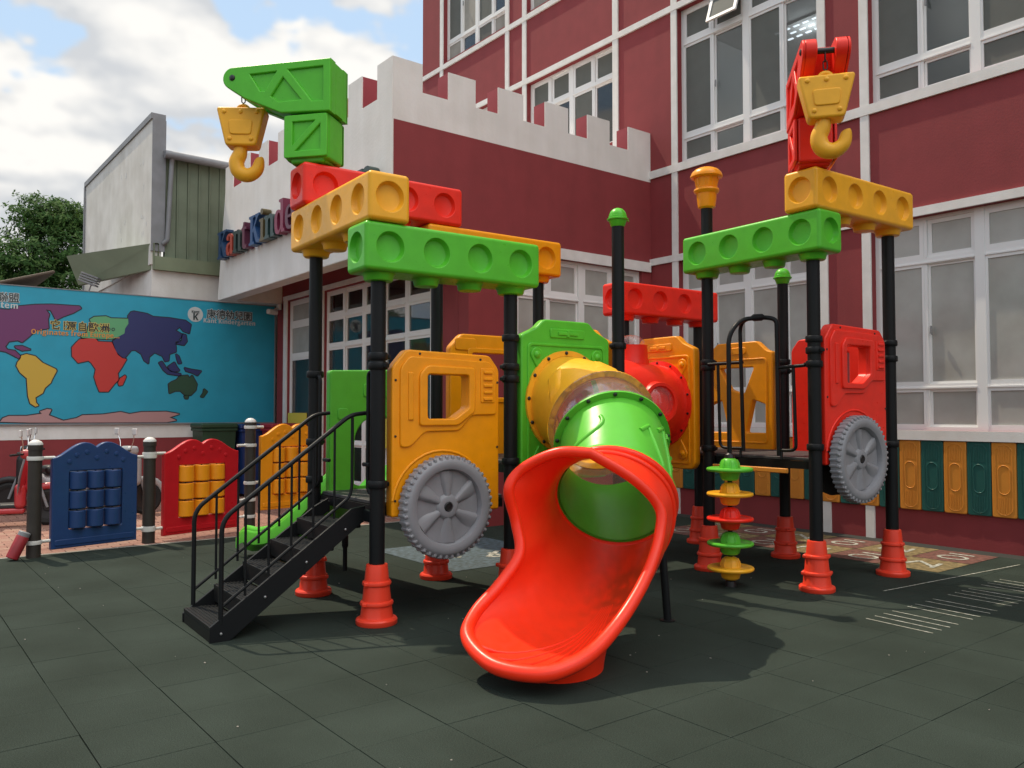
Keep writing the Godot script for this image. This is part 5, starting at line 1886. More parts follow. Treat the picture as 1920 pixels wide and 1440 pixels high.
func tube_slide() -> void:
	var key := [Vector3(-0.64, 1.70, -0.35), Vector3(-0.655, 1.64, 0.055), Vector3(-0.69, 1.565, 0.36), Vector3(-0.785, 1.475, 0.64), Vector3(-0.905, 1.325, 0.90), Vector3(-1.05, 1.14, 1.09), Vector3(-1.21, 0.955, 1.25), Vector3(-1.42, 0.78, 1.40)]
	var all := catmull(key, 8)
	var h := []
	for i in all.size():
		var d: Vector3 = all[mini(i + 1, all.size() - 1)] - all[maxi(i - 1, 0)]
		h.append(d.normalized())
	SP = []
	SF = []
	for i in range(8, 49):
		# the flanges stand a little steeper upright than the path, as the moulded parts do
		var hd: Vector3 = h[i]
		var k := float(i - 8) / 40.0
		hd = (hd * Vector3(1, 0.85, 1)).normalized()
		if i == 8:
			hd = Vector3(0, 0, 1)
		var side := Vector3(hd.z, 0, -hd.x).normalized()
		SP.append(all[i])
		SF.append([side, hd.cross(side), hd])
	var root := holder("tube_slide", PS, "curved tube slide with amber, clear, green and red sections")
	section(root, "amber_section", 0, 17, M.yellow, 0.398, 0.384)
	section(root, "clear_section", 17, 24, M.clear, 0.392, 0.386)
	section(root, "green_section", 24, 40, M.greenslide, 0.398, 0.384)
	for q in [[0, 1.0, 0.012], [17, -1.0, 0.0], [24, 1.0, 0.0]]:
		for i in 13:
			bolt(root, q[0], TAU * (i + 0.35) / 13.0, 0.424, 0.022 * q[1] if q[0] != 17 else -0.022)
	tread(root, M.yellow, 4, 13, [[0.9, 1.55], [2.3, 2.75]], 0.03)
	tread2(root)
	chute(root)
	# support leg
	var leg := MB.new()
	leg.bar(Vector3(-0.617, 0.0, 1.19), Vector3(-0.66, 0.95, 1.14), 0.03, 12)
	leg.lathe([Vector2(0.0, 0.0), Vector2(0.055, 0.0), Vector2(0.055, 0.008), Vector2(0.03, 0.012)], 14, 0.6, Vector3(-0.617, 0, 1.19))
	leg.bar(Vector3(-0.66, 0.95, 1.14), Vector3(-0.72, 0.985, 1.09), 0.026, 10)
	obj("support_leg", leg, M.black, root)

func tp(i: float, a: float, r: float, along := 0.0) -> Vector3:
	# point on the tube: a = 0 to the right of the rider's way, PI/2 on top
	var lo := clampi(int(floor(i)), 0, SP.size() - 1)
	var hi := mini(lo + 1, SP.size() - 1)
	var f := i - lo
	var c: Vector3 = SP[lo].lerp(SP[hi], f)
	var s: Vector3 = SF[lo][0].lerp(SF[hi][0], f).normalized()
	var u: Vector3 = SF[lo][1].lerp(SF[hi][1], f).normalized()
	var hd: Vector3 = SF[lo][2].lerp(SF[hi][2], f).normalized()
	return c + (s * cos(a) + u * sin(a)) * r + hd * along

func section(root: Node3D, called: String, i0: int, i1: int, mat: Material, ro: float, ri: float) -> void:
	var m := MB.new()
	var seg := 56
	for pass_ in 2:
		var P := []
		var n := (i1 - i0)
		for i in n + 1:
			var row := []
			for j in seg + 1:
				# slight belly between the flanges
				var bulge := 0.006 * sin(PI * i / n)
				row.append(tp(i0 + i, TAU * j / seg, (ro + bulge) if pass_ == 0 else ri))
			P.append(row)
		var f := -1.0 if pass_ == 0 else 1.0
		# make sure normals point the right way
		m.grid(P, f, true)
	# flanges
	for e in [[i0, 0.0, 0.022], [i1, -0.022, 0.0]]:
		var rf := 0.445
		for j in seg:
			var a0 := TAU * j / seg
			var a1 := TAU * (j + 1) / seg
			var hd: Vector3 = SF[e[0]][2]
			var A := [tp(e[0], a0, ri, e[1]), tp(e[0], a0, rf, e[1]), tp(e[0], a0, rf, e[2]), tp(e[0], a0, ro, e[2])]
			var B := [tp(e[0], a1, ri, e[1]), tp(e[0], a1, rf, e[1]), tp(e[0], a1, rf, e[2]), tp(e[0], a1, ro, e[2])]
			m.fquad(A[0], A[1], B[1], B[0], -hd)
			var n0 = (A[1] - SP[e[0]]).normalized()
			var n1 = (B[1] - SP[e[0]]).normalized()
			m.quad(A[1], A[2], B[2], B[1], n0, n0, n1, n1)
			m.fquad(A[2], A[3], B[3], B[2], hd)
	obj(called, m, mat, root)

func bolt(root: Node3D, i: int, a: float, r: float, along: float) -> void:
	var p := tp(i, a, r, along)
	var hd: Vector3 = SF[i][2] * signf(along)
	var x := hd.cross(Vector3.UP).normalized()
	var m := MB.new()
	m.xf = Transform3D(Basis(x, hd, x.cross(hd)), p)
	m.lathe([Vector2(0.016, -0.004), Vector2(0.016, 0.006), Vector2(0.010, 0.012), Vector2(0.0, 0.013)], 10)
	obj("bolt", m, M.bolt, root)

func tread(root: Node3D, mat: Material, i0: int, i1: int, spans: Array, w: float) -> void:
	for s in spans:
		var m := MB.new()
		# raised tyre-lug: a curved pad standing proud of the tube
		var P := []
		for i in 11:
			var f := i / 10.0
			var row := []
			for j in 9:
				var g := j / 8.0
				var edge := minf(minf(f, 1.0 - f) * 6.0, minf(g, 1.0 - g) * 5.0)
				var rr := 0.397 + 0.022 * clampf(edge, 0.0, 1.0)
				row.append(tp(lerpf(i0, i1, f), lerpf(s[0], s[1], g) + (f - 0.5) * 0.35, rr))
			P.append(row)
		m.grid(P, -1.0)
		obj("tread_lug", m, mat, root)

func tread2(root: Node3D) -> void:
	# moulded ridges of the green section
	for q in [[27.0, 38.5, 0.55, 0.18], [30.0, 39.0, 0.95, 0.45], [28.0, 37.0, -0.05, -0.45]]:
		var m := MB.new()
		var pts := []
		for i in 13:
			var f := i / 12.0
			pts.append(tp(lerpf(q[0], q[1], f), lerpf(q[2], q[3], pow(f, 1.4)), 0.400))
		var first: Vector3 = tp(q[0] + 2.4, q[2] + 0.17, 0.400)
		m.tube([first] + pts, 0.019, 8)
		obj("ridge", m, M.greenslide, root)
	var arc := MB.new()
	var pts2 := []
	for i in 13:
		var f := i / 12.0
		pts2.append(tp(lerpf(35.0, 29.0, f) , lerpf(2.35, 1.85, f) - 0.25 * sin(PI * f), 0.400))
	arc.tube(pts2, 0.017, 8)
	obj("ridge", arc, M.greenslide, root)
	for q in [[26.6, 0.35], [31.0, 0.0], [35.0, -0.2]]:
		var k := MB.new()
		k.tube([tp(q[0], q[1], 0.400), tp(q[0] + 1.2, q[1] - 0.03, 0.402)], 0.018, 8)
		obj("knob", k, M.greenslide, root)

# red run-out: a ring that opens into a rimmed trough
func chute(root: Node3D) -> void:
	var o := Vector3(-1.2, 0, 1.25)
	var phi := 1.04
	var H := Vector3(-sin(phi), 0, cos(phi))
	var S := Vector3(cos(phi), 0, sin(phi))
	# rim control points: along, across, height, place round the section
	var R := [[0.53, 0.0, 1.28, -1.0], [0.565, -0.22, 1.28, -0.88], [0.60, -0.45, 1.17, -0.74], [0.655, -0.515, 1.04, -0.62], [0.60, -0.485, 0.83, -0.51], [0.655, -0.435, 0.63, -0.42], [0.83, -0.50, 0.455, -0.34], [1.05, -0.565, 0.325, -0.26], [1.25, -0.51, 0.235, -0.17], [1.41, -0.27, 0.155, -0.085], [1.41, 0.0, 0.14, 0.0], [1.29, 0.14, 0.17, 0.085], [1.12, 0.225, 0.225, 0.165], [0.92, 0.295, 0.33, 0.25], [0.74, 0.365, 0.48, 0.335], [0.59, 0.41, 0.635, 0.42], [0.46, 0.425, 0.785, 0.51], [0.40, 0.41, 0.945, 0.63], [0.45, 0.265, 1.115, 0.82], [0.53, 0.0, 1.28, 1.0]]
	var ctl := []
	var bs := []
	for q in R:
		ctl.append(o + H * q[0] + S * q[1] + Vector3(0, q[2], 0))
		bs.append(q[3])
	var per := 7
	var rimp := catmull(ctl, per)
	var bv := []
	for i in bs.size() - 1:
		for k in per:
			bv.append(lerpf(bs[i], bs[i + 1], float(k) / per))
	bv.append(1.0)
	var last := SP.size() - 1
	var hd: Vector3 = SF[last][2]
	var rows := 34
	var inner := []
	var outer := []
	for a_ in rows + 1:
		var a := float(a_) / rows
		var ri := []
		for j in rimp.size():
			var ang: float = -PI * 0.5 - bv[j] * PI
			# b runs left over the bottom to the right: left is the rider's right-hand side mirrored to the picture
			ang = -PI * 0.5 + bv[j] * PI
			var p0 := tp(last, ang, 0.405, 0.0)
			var p2: Vector3 = rimp[j]
			var d: float = (p2 - p0).length()
			var p1 := p0 + hd * d * 0.52
			ri.append(p0.lerp(p1, a).lerp(p1.lerp(p2, a), a))
		inner.append(ri)
	# outward normals for the thickness
	for i in rows + 1:
		var ro := []
		for j in rimp.size():
			var da: Vector3 = inner[mini(i + 1, rows)][j] - inner[maxi(i - 1, 0)][j]
			var jm := j - 1 if j > 0 else rimp.size() - 2
			var jp := j + 1 if j < rimp.size() - 1 else 1
			var db: Vector3 = inner[i][jp] - inner[i][jm]
			var n := da.cross(db).normalized()
			var cc: Vector3 = SP[last]
			if i < rows / 3 and n.dot(inner[i][j] - cc) < 0.0:
				pass
			ro.append(n)
		outer.append(ro)
	# sign: at the ring bottom the outward side is down
	var mid := rimp.size() / 2
	var sg := 1.0 if outer[2][mid].y < 0.0 else -1.0
	var m := MB.new()
	var Pi := []
	var Po := []
	for i in rows + 1:
		var a := []
		var b := []
		for j in rimp.size():
			a.append(inner[i][j])
			b.append(inner[i][j] + outer[i][j] * sg * 0.022)
		Pi.append(a)
		Po.append(b)
	# rubbed, dusty streak down the run
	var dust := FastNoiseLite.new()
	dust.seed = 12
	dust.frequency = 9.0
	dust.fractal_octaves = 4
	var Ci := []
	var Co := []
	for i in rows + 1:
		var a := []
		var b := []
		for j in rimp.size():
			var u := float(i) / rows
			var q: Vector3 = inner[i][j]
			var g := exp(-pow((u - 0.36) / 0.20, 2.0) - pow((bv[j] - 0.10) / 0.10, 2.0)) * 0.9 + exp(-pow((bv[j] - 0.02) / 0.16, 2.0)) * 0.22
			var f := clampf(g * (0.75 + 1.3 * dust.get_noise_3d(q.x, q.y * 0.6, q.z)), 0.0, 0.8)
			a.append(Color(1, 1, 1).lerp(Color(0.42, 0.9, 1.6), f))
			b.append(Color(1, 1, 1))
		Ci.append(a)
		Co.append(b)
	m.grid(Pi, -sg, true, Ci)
	m.grid(Po, sg, true, Co)
	obj("red_chute", m, M.chute, root)
	var rim_ := MB.new()
	var rp := []
	for j in rimp.size() - 1:
		rp.append(rimp[j] + outer[rows][j] * sg * 0.011)
	var rr := []
	for j in rimp.size() - 1:
		rr.append(lerpf(0.036, 0.047, exp(-pow(bv[j] / 0.30, 2.0))))
	rim_.tube(rp, rr, 12, true)
	obj("chute_rim", rim_, M.chute, root)
	# flange ring against the green section
	var fl := MB.new()
	var fp := []
	for j in 48:
		fp.append(tp(last, TAU * j / 48, 0.425, 0.02))
	fl.tube(fp, 0.028, 10, true)
	obj("chute_flange", fl, M.chute, root)
	var f2 := MB.new()
	var fp2 := []
	for j in rimp.size() - 1:
		fp2.append(Po[9][j])
	f2.tube(fp2, 0.020, 8, true)
	obj("chute_bead", f2, M.chute, root)
	# ribs that run together up the trough, each ending in a knuckle on the lip
	for k in 7:
		var fm := MB.new()
		var bl := -0.135 + k * 0.042
		var pts := []
		var rad := []
		for i in range(15, rows + 1):
			var t := float(i - 15) / (rows - 15)
			var bq := lerpf(0.045 + (k - 3) * 0.008, bl, pow(t, 1.5))
			var jj := 0
			while jj < bv.size() - 2 and bv[jj + 1] < bq:
				jj += 1
			var fr := clampf((bq - bv[jj]) / (bv[jj + 1] - bv[jj]), 0.0, 1.0)
			var q: Vector3 = inner[i][jj].lerp(inner[i][jj + 1], fr)
			var up: Vector3 = -outer[i][jj] * sg
			pts.append(q + up * (-0.003 + 0.012 * smoothstep(0.85, 1.0, t)))
			rad.append(lerpf(0.004, 0.013, t) + 0.013 * smoothstep(0.88, 1.0, t))
		fm.tube(pts, rad, 8)
		obj("lip_rib", fm, M.chute, root)
	# hollow foot under the run-out, rising to the underside of the trough
	var ft := MB.new()
	var fc := o + H * 0.86 + S * -0.07
	var F := []
	for i in 41:
		var a := TAU * i / 40
		var col_ := []
		var top_p := fc + H * cos(a) * 0.36 + S * sin(a) * 0.29
		var bd := 1e9
		var ty := 0.2
		for r in range(5, rows + 1):
			for j in range(12, rimp.size() - 12):
				var q: Vector3 = Po[r][j]
				var dd := Vector2(q.x - top_p.x, q.z - top_p.z).length()
				if dd < bd:
					bd = dd
					ty = q.y
		for k in 7:
			var f := k / 6.0
			var sc2 := lerpf(0.84, 1.0, pow(f, 1.3))
			col_.append(fc + (top_p - fc) * sc2 + Vector3(0, ty * f, 0))
		F.append(col_)
	ft.grid(F, 1.0)
	obj("chute_foot", ft, M.chute, root)

func tunnel() -> void:
	var root := holder("crawl_tunnel", PS, "red crawl tunnel with porthole and chimney between two amber panels")
	var c := Vector3(0.6, 1.64, -0.605)
	var m := MB.new()
	m.xf = Transform3D(Basis(Vector3(0, 1, 0), Vector3(1, 0, 0), Vector3(0, 0, -1)), c)
	var pr := [Vector2(0.455, -0.535), Vector2(0.455, -0.515), Vector2(0.41, -0.51), Vector2(0.40, -0.48)]
	for i in 9:
		var f := i / 8.0
		pr.append(Vector2(0.40 + 0.05 * sin(PI * f), -0.46 + 0.92 * f))
	pr.append_array([Vector2(0.40, 0.48), Vector2(0.41, 0.51), Vector2(0.455, 0.515), Vector2(0.455, 0.535)])
	m.lathe(pr, 44)
	var pin := []
	for i in range(pr.size() - 1, -1, -1):
		pin.append(Vector2(minf(pr[i].x, 0.46) - (0.07 if pr[i].x > 0.45 and (i < 2 or i > pr.size() - 3) else 0.018), pr[i].y))
	m.lathe(pin, 44)
	obj("barrel", m, M.red, root)
	var ch := MB.new()
	ch.lathe([Vector2(0.20, 0.36), Vector2(0.185, 0.44), Vector2(0.175, 0.47), Vector2(0.17, 0.58), Vector2(0.172, 0.60), Vector2(0.16, 0.60), Vector2(0.155, 0.40)], 32, 0.6, c + Vector3(0.13, 0, 0))
	obj("chimney", ch, M.red, root)
	var dm := MB.new()
	var dp := []
	for i in 9:
		var a := PI * 0.5 * i / 8.0
		dp.append(Vector2(0.15 * cos(a), 0.60 + 0.11 * sin(a)))
	dm.lathe(dp, 28, 1.0, c + Vector3(0.13, 0, 0))
	obj("chimney_dome", dm, M.clear, root)
	var ax := Vector3(-0.15, 0.02, 1).normalized()
	var x := ax.cross(Vector3.UP).normalized()
	var ph := MB.new()
	ph.xf = Transform3D(Basis(x, ax, x.cross(ax)), c + Vector3(0.14, 0.0, 0.0))
	ph.lathe([Vector2(0.22, 0.36), Vector2(0.205, 0.43), Vector2(0.20, 0.49), Vector2(0.196, 0.50), Vector2(0.165, 0.50), Vector2(0.158, 0.47), Vector2(0.15, 0.38)], 36)
	obj("porthole_ring", ph, M.red, root)
	var pd := MB.new()
	pd.xf = ph.xf
	var q := []
	for i in 8:
		var a := PI * 0.5 * i / 7.0
		q.append(Vector2(0.16 * cos(a), 0.47 + 0.06 * sin(a)))
	pd.lathe(q, 30, 1.0)
	obj("porthole_dome", pd, M.clear, root)
	var bo := MB.new()
	bo.lathe([Vector2(0.012, -0.003), Vector2(0.012, 0.006), Vector2(0.0, 0.010)], 8)
	var bmesh := bo.mesh()
	for i in 14:
		var a := TAU * i / 14
		var b := obj("bolt", bmesh, M.bolt, root)
		b.transform = Transform3D(Basis(Vector3(0, 0, 1), PI * 0.5), c + Vector3(0.512, cos(a) * 0.432, sin(a) * 0.432))

func stairs() -> void:
	var root := holder("staircase", PS, "black steel staircase with handrails up to the left deck")
	var zn := -0.17
	var zf := -0.87
	# stringers
	for z in [[zn - 0.012, zn + 0.012, 0.0], [zf - 0.012, zf + 0.012, 0.04]]:
		var s := MB.new()
		s.plate(PackedVector2Array([Vector2(-3.575, 0.0), Vector2(-3.44, 0.0), Vector2(-2.50, 0.70), Vector2(-2.44, 0.74), Vector2(-2.44, 0.85), Vector2(-2.55, 0.835 - z[2]), Vector2(-3.575, 0.105 - z[2])]), [], z[0], z[1], 0.003)
		obj("stringer", s, M.black, root)
	for i in 5:
		var st := holder("step", root)
		var x0 := -3.572 + i * 0.215
		var y := 0.107 + 0.151 * i
		var t := MB.new()
		t.rbox(Vector3(x0 + 0.125, y - 0.014, (zn + zf) * 0.5), Vector3(0.25, 0.028, zn - zf - 0.03), 0.005, 1)
		for k in 9:
			t.rbox(Vector3(x0 + 0.022 + k * 0.025, y + 0.001, (zn + zf) * 0.5), Vector3(0.012, 0.006, zn - zf - 0.06), 0.002, 1)
		t.rbox(Vector3(x0 + 0.012, y - 0.07, (zn + zf) * 0.5), Vector3(0.02, 0.085 if i == 0 else 0.115, zn - zf - 0.03), 0.004, 1)
		st.name = "step" if i == 0 else "step_%03d" % i
		var dup := obj("tread", t, M.deck if i > 0 else M.black, st)
		dup.material_override = M.black
	# handrails: top rail, lower rail, balusters
	for z in [zn, zf]:
		var hr := holder("handrail", root)
		var top := MB.new()
		top.tube(bend([Vector3(-3.50, 0.12, z), Vector3(-3.50, 0.82, z), Vector3(-2.56, 1.535, z), Vector3(-2.43, 1.55, z)], 0.09), 0.0165, 10)
		obj("rail", top, M.black, hr)
		var low := MB.new()
		low.tube(bend([Vector3(-3.49, 0.235, z), Vector3(-2.56, 0.925, z), Vector3(-2.545, 1.0, z), Vector3(-2.545, 1.53, z)], 0.05), 0.0125, 8)
		obj("lower_rail", low, M.black, hr)
		for k in 5:
			var x := -3.50 + 0.163 * (k + 1)
			var f := (x + 3.50) / 0.94
			var b := MB.new()
			b.bar(Vector3(x, 0.24 + f * 0.69 - 0.07, z), Vector3(x, 0.82 + f * 0.715, z), 0.0095, 8)
			obj("baluster", b, M.black, hr)
	# grab handles on the two posts
	for q in [[0.0, -1.0], [-1.21, 1.0]]:
		var g := MB.new()
		var z0: float = q[0]
		var s: float = q[1]
		g.tube(bend([Vector3(-2.42, 1.86, z0 + s * 0.05), Vector3(-2.43, 1.86, z0 + s * 0.14), Vector3(-2.43, 0.96, z0 + s * 0.14), Vector3(-2.42, 0.93, z0 + s * 0.05)], 0.07), 0.0155, 10)
		obj("grab_handle", g, M.black, root)
	for z in [zn, zf]:
		var c := MB.new()
		c.rbox(Vector3(-2.44, 1.16, z + (0.03 if z == zn else -0.03)), Vector3(0.03, 0.03, 0.12), 0.008, 1)
		c.rbox(Vector3(-2.44, 0.78, z + (0.06 if z == zn else -0.06)), Vector3(0.04, 0.09, 0.13), 0.008, 1)
		obj("bracket", c, M.black, root)
	var sc := MB.new()
	for k in 4:
		sc.xf = Transform3D(Basis(Vector3(1, 0, 0), Vector3(0, 0, 1), Vector3(0, -1, 0)), Vector3(-3.50 + k * 0.30, 0.055 + k * 0.21, zn + 0.012))
		sc.lathe([Vector2(0.011, 0.0), Vector2(0.009, 0.006), Vector2(0.0, 0.008)], 8)
	obj("screw", sc, M.steel, root)

func climber() -> void:
	var root := holder("disc_climber", PS, "column of coloured discs on a black pole below the arched rail")
	var p := Vector3(0.742, 0, 0.652)
	var pole := MB.new()
	pole.tube(bend([p + Vector3(0, 0.03, 0), p + Vector3(0, 2.25, 0), Vector3(0.86, 2.40, 0.69), Vector3(1.14, 2.43, 0.77), Vector3(1.16, 2.40, 0.86), Vector3(1.16, 1.16, 0.87)], 0.22, 7), 0.021, 12)
	obj("arch_pole", pole, M.black, root)
	var cp := MB.new()
	cp.tube([Vector3(0.98, 2.415, 0.725), Vector3(1.0, 2.42, 0.73), Vector3(1.08, 2.428, 0.755), Vector3(1.10, 2.428, 0.76)], [0.022, 0.033, 0.033, 0.022], 12)
	obj("coupling", cp, M.black, root)
	var dp := [Vector2(0.024, -0.10), Vector2(0.062, -0.098), Vector2(0.078, -0.085), Vector2(0.094, -0.03), Vector2(0.105, -0.018), Vector2(0.17, -0.014), Vector2(0.192, -0.018), Vector2(0.203, -0.010), Vector2(0.206, 0.002), Vector2(0.200, 0.013), Vector2(0.188, 0.017), Vector2(0.165, 0.010), Vector2(0.10, 0.008), Vector2(0.088, 0.014), Vector2(0.080, 0.055), Vector2(0.066, 0.085), Vector2(0.05, 0.098), Vector2(0.024, 0.104)]
	var dm := MB.new()
	dm.lathe(dp, 36)
	for i in 8:
		var a := TAU * i / 8
		dm.tube([Vector3(cos(a) * 0.086, 0.016, sin(a) * 0.086), Vector3(cos(a) * 0.079, 0.056, sin(a) * 0.079), Vector3(cos(a) * 0.062, 0.086, sin(a) * 0.062)], 0.008, 5)
	var mesh := dm.mesh()
	var cols := ["greenslide", "yellow", "red", "greenslide", "yellow"]
	var ys := [1.043, 0.823, 0.603, 0.383, 0.163]
	for i in 5:
		var d := obj("disc", mesh, M[cols[i]], root)
		d.position = p + Vector3(0, ys[i], 0)
		d.rotation.y = i * 0.4
	var cap := MB.new()
	cap.lathe([Vector2(0.02, 1.145), Vector2(0.045, 1.148), Vector2(0.04, 1.175), Vector2(0.021, 1.19)], 16, 0.6, p)
	obj("pole_cap", cap, M.bolt, root)
	var cap2 := MB.new()
	cap2.lathe([Vector2(0.0, 0.0), Vector2(0.05, 0.0), Vector2(0.045, 0.05), Vector2(0.02, 0.065)], 16, 0.6, p)
	obj("pole_foot", cap2, M.bolt, root)
	# side gates
	var gr := holder("gate_rail", PS, "black pipe rails either side of the climber opening")
	var a1 := MB.new()
	a1.tube(bend([Vector3(1.16, 1.97, 1.15), Vector3(1.16, 1.96, 0.88)], 0.02), 0.016, 8)
	a1.tube(bend([Vector3(1.16, 1.955, 1.03), Vector3(1.16, 1.22, 1.05), Vector3(1.16, 1.21, 0.95), Vector3(1.16, 1.215, 0.86)], 0.07), 0.015, 8)
	a1.bar(Vector3(1.16, 1.215, 0.90), Vector3(1.15, 1.13, 0.90), 0.012, 8)
	obj("right_rail", a1, M.black, gr)
	var a2 := MB.new()
	a2.bar(Vector3(1.16, 2.03, 0.05), Vector3(1.16, 2.03, 0.47), 0.016, 8)
	a2.tube(bend([Vector3(1.16, 2.02, 0.17), Vector3(1.16, 1.22, 0.19), Vector3(1.16, 1.21, 0.30), Vector3(1.16, 1.215, 0.47)], 0.08), 0.015, 8)
	a2.tube(bend([Vector3(1.16, 1.19, 0.47), Vector3(1.15, 2.38, 0.45), Vector3(1.08, 2.43, 0.58), Vector3(1.06, 2.425, 0.74)], 0.10), 0.018, 10)
	a2.bar(Vector3(1.16, 1.215, 0.44), Vector3(1.15, 1.13, 0.44), 0.012, 8)
	obj("left_rail", a2, M.black, gr)
	# dark steel step below the red truck panel
	var ap := MB.new()
	ap.plate(PackedVector2Array([Vector2(1.27, 1.12), Vector2(1.27, 0.98), Vector2(1.38, 0.86), Vector2(1.58, 0.80), Vector2(1.9, 0.80), Vector2(2.3, 0.95), Vector2(2.3, 1.12)]), [], 1.10, 1.13, 0.004)
	obj("under_plate", ap, M.blackrubber, PS)

func small_slide() -> void:
	var root := holder("small_slide", PS, "small lime green open slide behind the stairs")
	var m := MB.new()
	var path := catmull([Vector3(-1.90, 0.90, -1.22), Vector3(-1.92, 0.80, -1.55), Vector3(-1.97, 0.50, -2.05), Vector3(-2.02, 0.26, -2.55), Vector3(-2.06, 0.17, -2.95), Vector3(-2.08, 0.15, -3.30), Vector3(-2.09, 0.06, -3.50)], 6)
	var prof := [Vector2(-0.275, 0.05), Vector2(-0.275, 0.16), Vector2(-0.25, 0.20), Vector2(-0.215, 0.19), Vector2(-0.20, 0.10), Vector2(-0.17, 0.03), Vector2(-0.10, 0.0), Vector2(0.10, 0.0), Vector2(0.17, 0.03), Vector2(0.20, 0.10), Vector2(0.215, 0.19), Vector2(0.25, 0.20), Vector2(0.275, 0.16), Vector2(0.275, 0.05)]
	var P := []
	for i in path.size():
		var row := []
		for q in prof:
			row.append(path[i] + Vector3(q.x, q.y, 0))
		P.append(row)
	m.grid(P, -1.0)
	var Q := []
	for i in path.size():
		var row := []
		for q in prof:
			row.append(path[i] + Vector3(q.x * 1.06, q.y - 0.03, 0))
		Q.append(row)
	m.grid(Q, 1.0)
	for r in [0, path.size() - 1]:
		for j in prof.size() - 1:
			m.fquad(P[r][j], P[r][j + 1], Q[r][j + 1], Q[r][j], Vector3(0, 0, 1 if r == 0 else -1))
	obj("trough", m, M.greenslide, root)
	var lg := MB.new()
	lg.lathe([Vector2(0.0, 0.0), Vector2(0.022, 0.0), Vector2(0.022, 0.22), Vector2(0.032, 0.24), Vector2(0.032, 0.34), Vector2(0.018, 0.36), Vector2(0.018, 0.62)], 14, 0.6, Vector3(-1.76, 0, -2.04))
	obj("support_leg", lg, M.black, root)

# ---------------------------------------------------------------- hooks that hang from the cranes
func build_hooks() -> void:
	hook(PS.transform * Vector3(-2.42 - 0.669 * 0.715, 3.678 + 0.79, -1.21 - 0.743 * 0.715), -0.60, "yellow toy crane hook hanging from the green crane", 0.98)
	hook(PS.transform * Vector3(1.21 - 0.726 * 0.715, 3.678 + 0.79, 1.21 + 0.687 * 0.715), -0.93, "yellow toy crane hook hanging from the red crane", 1.0)

func hook(pin: Vector3, turn: float, label: String, sc: float) -> void:
	var t := thing("crane_hook", label, "toy hook", pin, turn, "hooks hanging from the toy cranes")
	t.scale = Vector3(sc, sc, sc)
	for k in 2:
		var l := MB.new()
		var pts := []
		for i in 14:
			var a := TAU * i / 14
			var yy := sin(a) * 0.016 + (0.022 if sin(a) > 0 else -0.022)
			pts.append(Vector3(cos(a) * 0.016, yy - 0.052 - k * 0.068, 0) if k == 1 else Vector3(0, yy - 0.052, cos(a) * 0.018))
		l.tube(pts, 0.0055, 6, true)
		obj("chain_link", l, M.bolt, t)
	var top := -0.225
	var b := MB.new()
	var out := rpoly([Vector2(-0.135, top - 0.35), Vector2(0.135, top - 0.35), Vector2(0.215, top - 0.02), Vector2(0.205, top), Vector2(-0.205, top), Vector2(-0.215, top - 0.02)], [0.03, 0.03, 0.02, 0.02, 0.02, 0.02], 3)
	b.plate(out, [], -0.095, 0.095, 0.022)
	obj("block", b, M.hook, t)
	for sg in [-1.0, 1.0]:
		var f := MB.new()
		f.xf = Transform3D(Basis(Vector3(1, 0, 0), Vector3(0, 1, 0), Vector3(0, 0, sg)), Vector3.ZERO)
		f.plate(rpoly([Vector2(-0.095, top - 0.255), Vector2(0.095, top - 0.255), Vector2(0.11, top - 0.12), Vector2(-0.11, top - 0.12)], 0.03, 3), [], 0.094, 0.106, 0.012, false)
		obj("plaque", f, M.hook, t)
		for q in [[-0.145, -0.045], [0.0, -0.045], [0.145, -0.045], [-0.095, -0.29], [0.095, -0.29]]:
			var rv := MB.new()
			rv.xf = Transform3D(Basis(Vector3(1, 0, 0), Vector3(0, 0, sg), Vector3(0, -sg, 0)), Vector3(q[0], top + q[1], 0.094 * sg))
			rv.lathe([Vector2(0.020, 0.0), Vector2(0.018, 0.009), Vector2(0.010, 0.015), Vector2(0.0, 0.016)], 14)
			obj("rivet", rv, M.hook, t)
	var rg := MB.new()
	var rp := []
	for i in 11:
		var a := PI * i / 10.0
		rp.append(Vector3(cos(a) * 0.048, top - 0.005 + sin(a) * 0.045, 0))
	rg.tube(rp, 0.021, 10)
	obj("eye", rg, M.hook, t)
	# hook: flattened bar
	var y0 := top - 0.35
	var path := catmull([Vector3(-0.02, y0 + 0.03, 0), Vector3(-0.025, y0 - 0.05, 0), Vector3(-0.055, y0 - 0.13, 0), Vector3(-0.03, y0 - 0.215, 0), Vector3(0.05, y0 - 0.245, 0), Vector3(0.125, y0 - 0.20, 0), Vector3(0.15, y0 - 0.115, 0), Vector3(0.148, y0 - 0.085, 0)], 6)
	var hm := MB.new()
	hm.xf = Transform3D(Basis(Vector3(1, 0, 0), Vector3(0, 1, 0), Vector3(0, 0, 1.05)), Vector3.ZERO)
	var rad := []
	for i in path.size():
		var f := float(i) / (path.size() - 1)
		rad.append(0.056 + 0.012 * sin(PI * minf(f * 1.4, 1.0)) - 0.022 * smoothstep(0.7, 1.0, f) - (0.018 if f > 0.985 else 0.0))
	hm.tube(path, rad, 14)
	obj("hook", hm, M.hook, t)

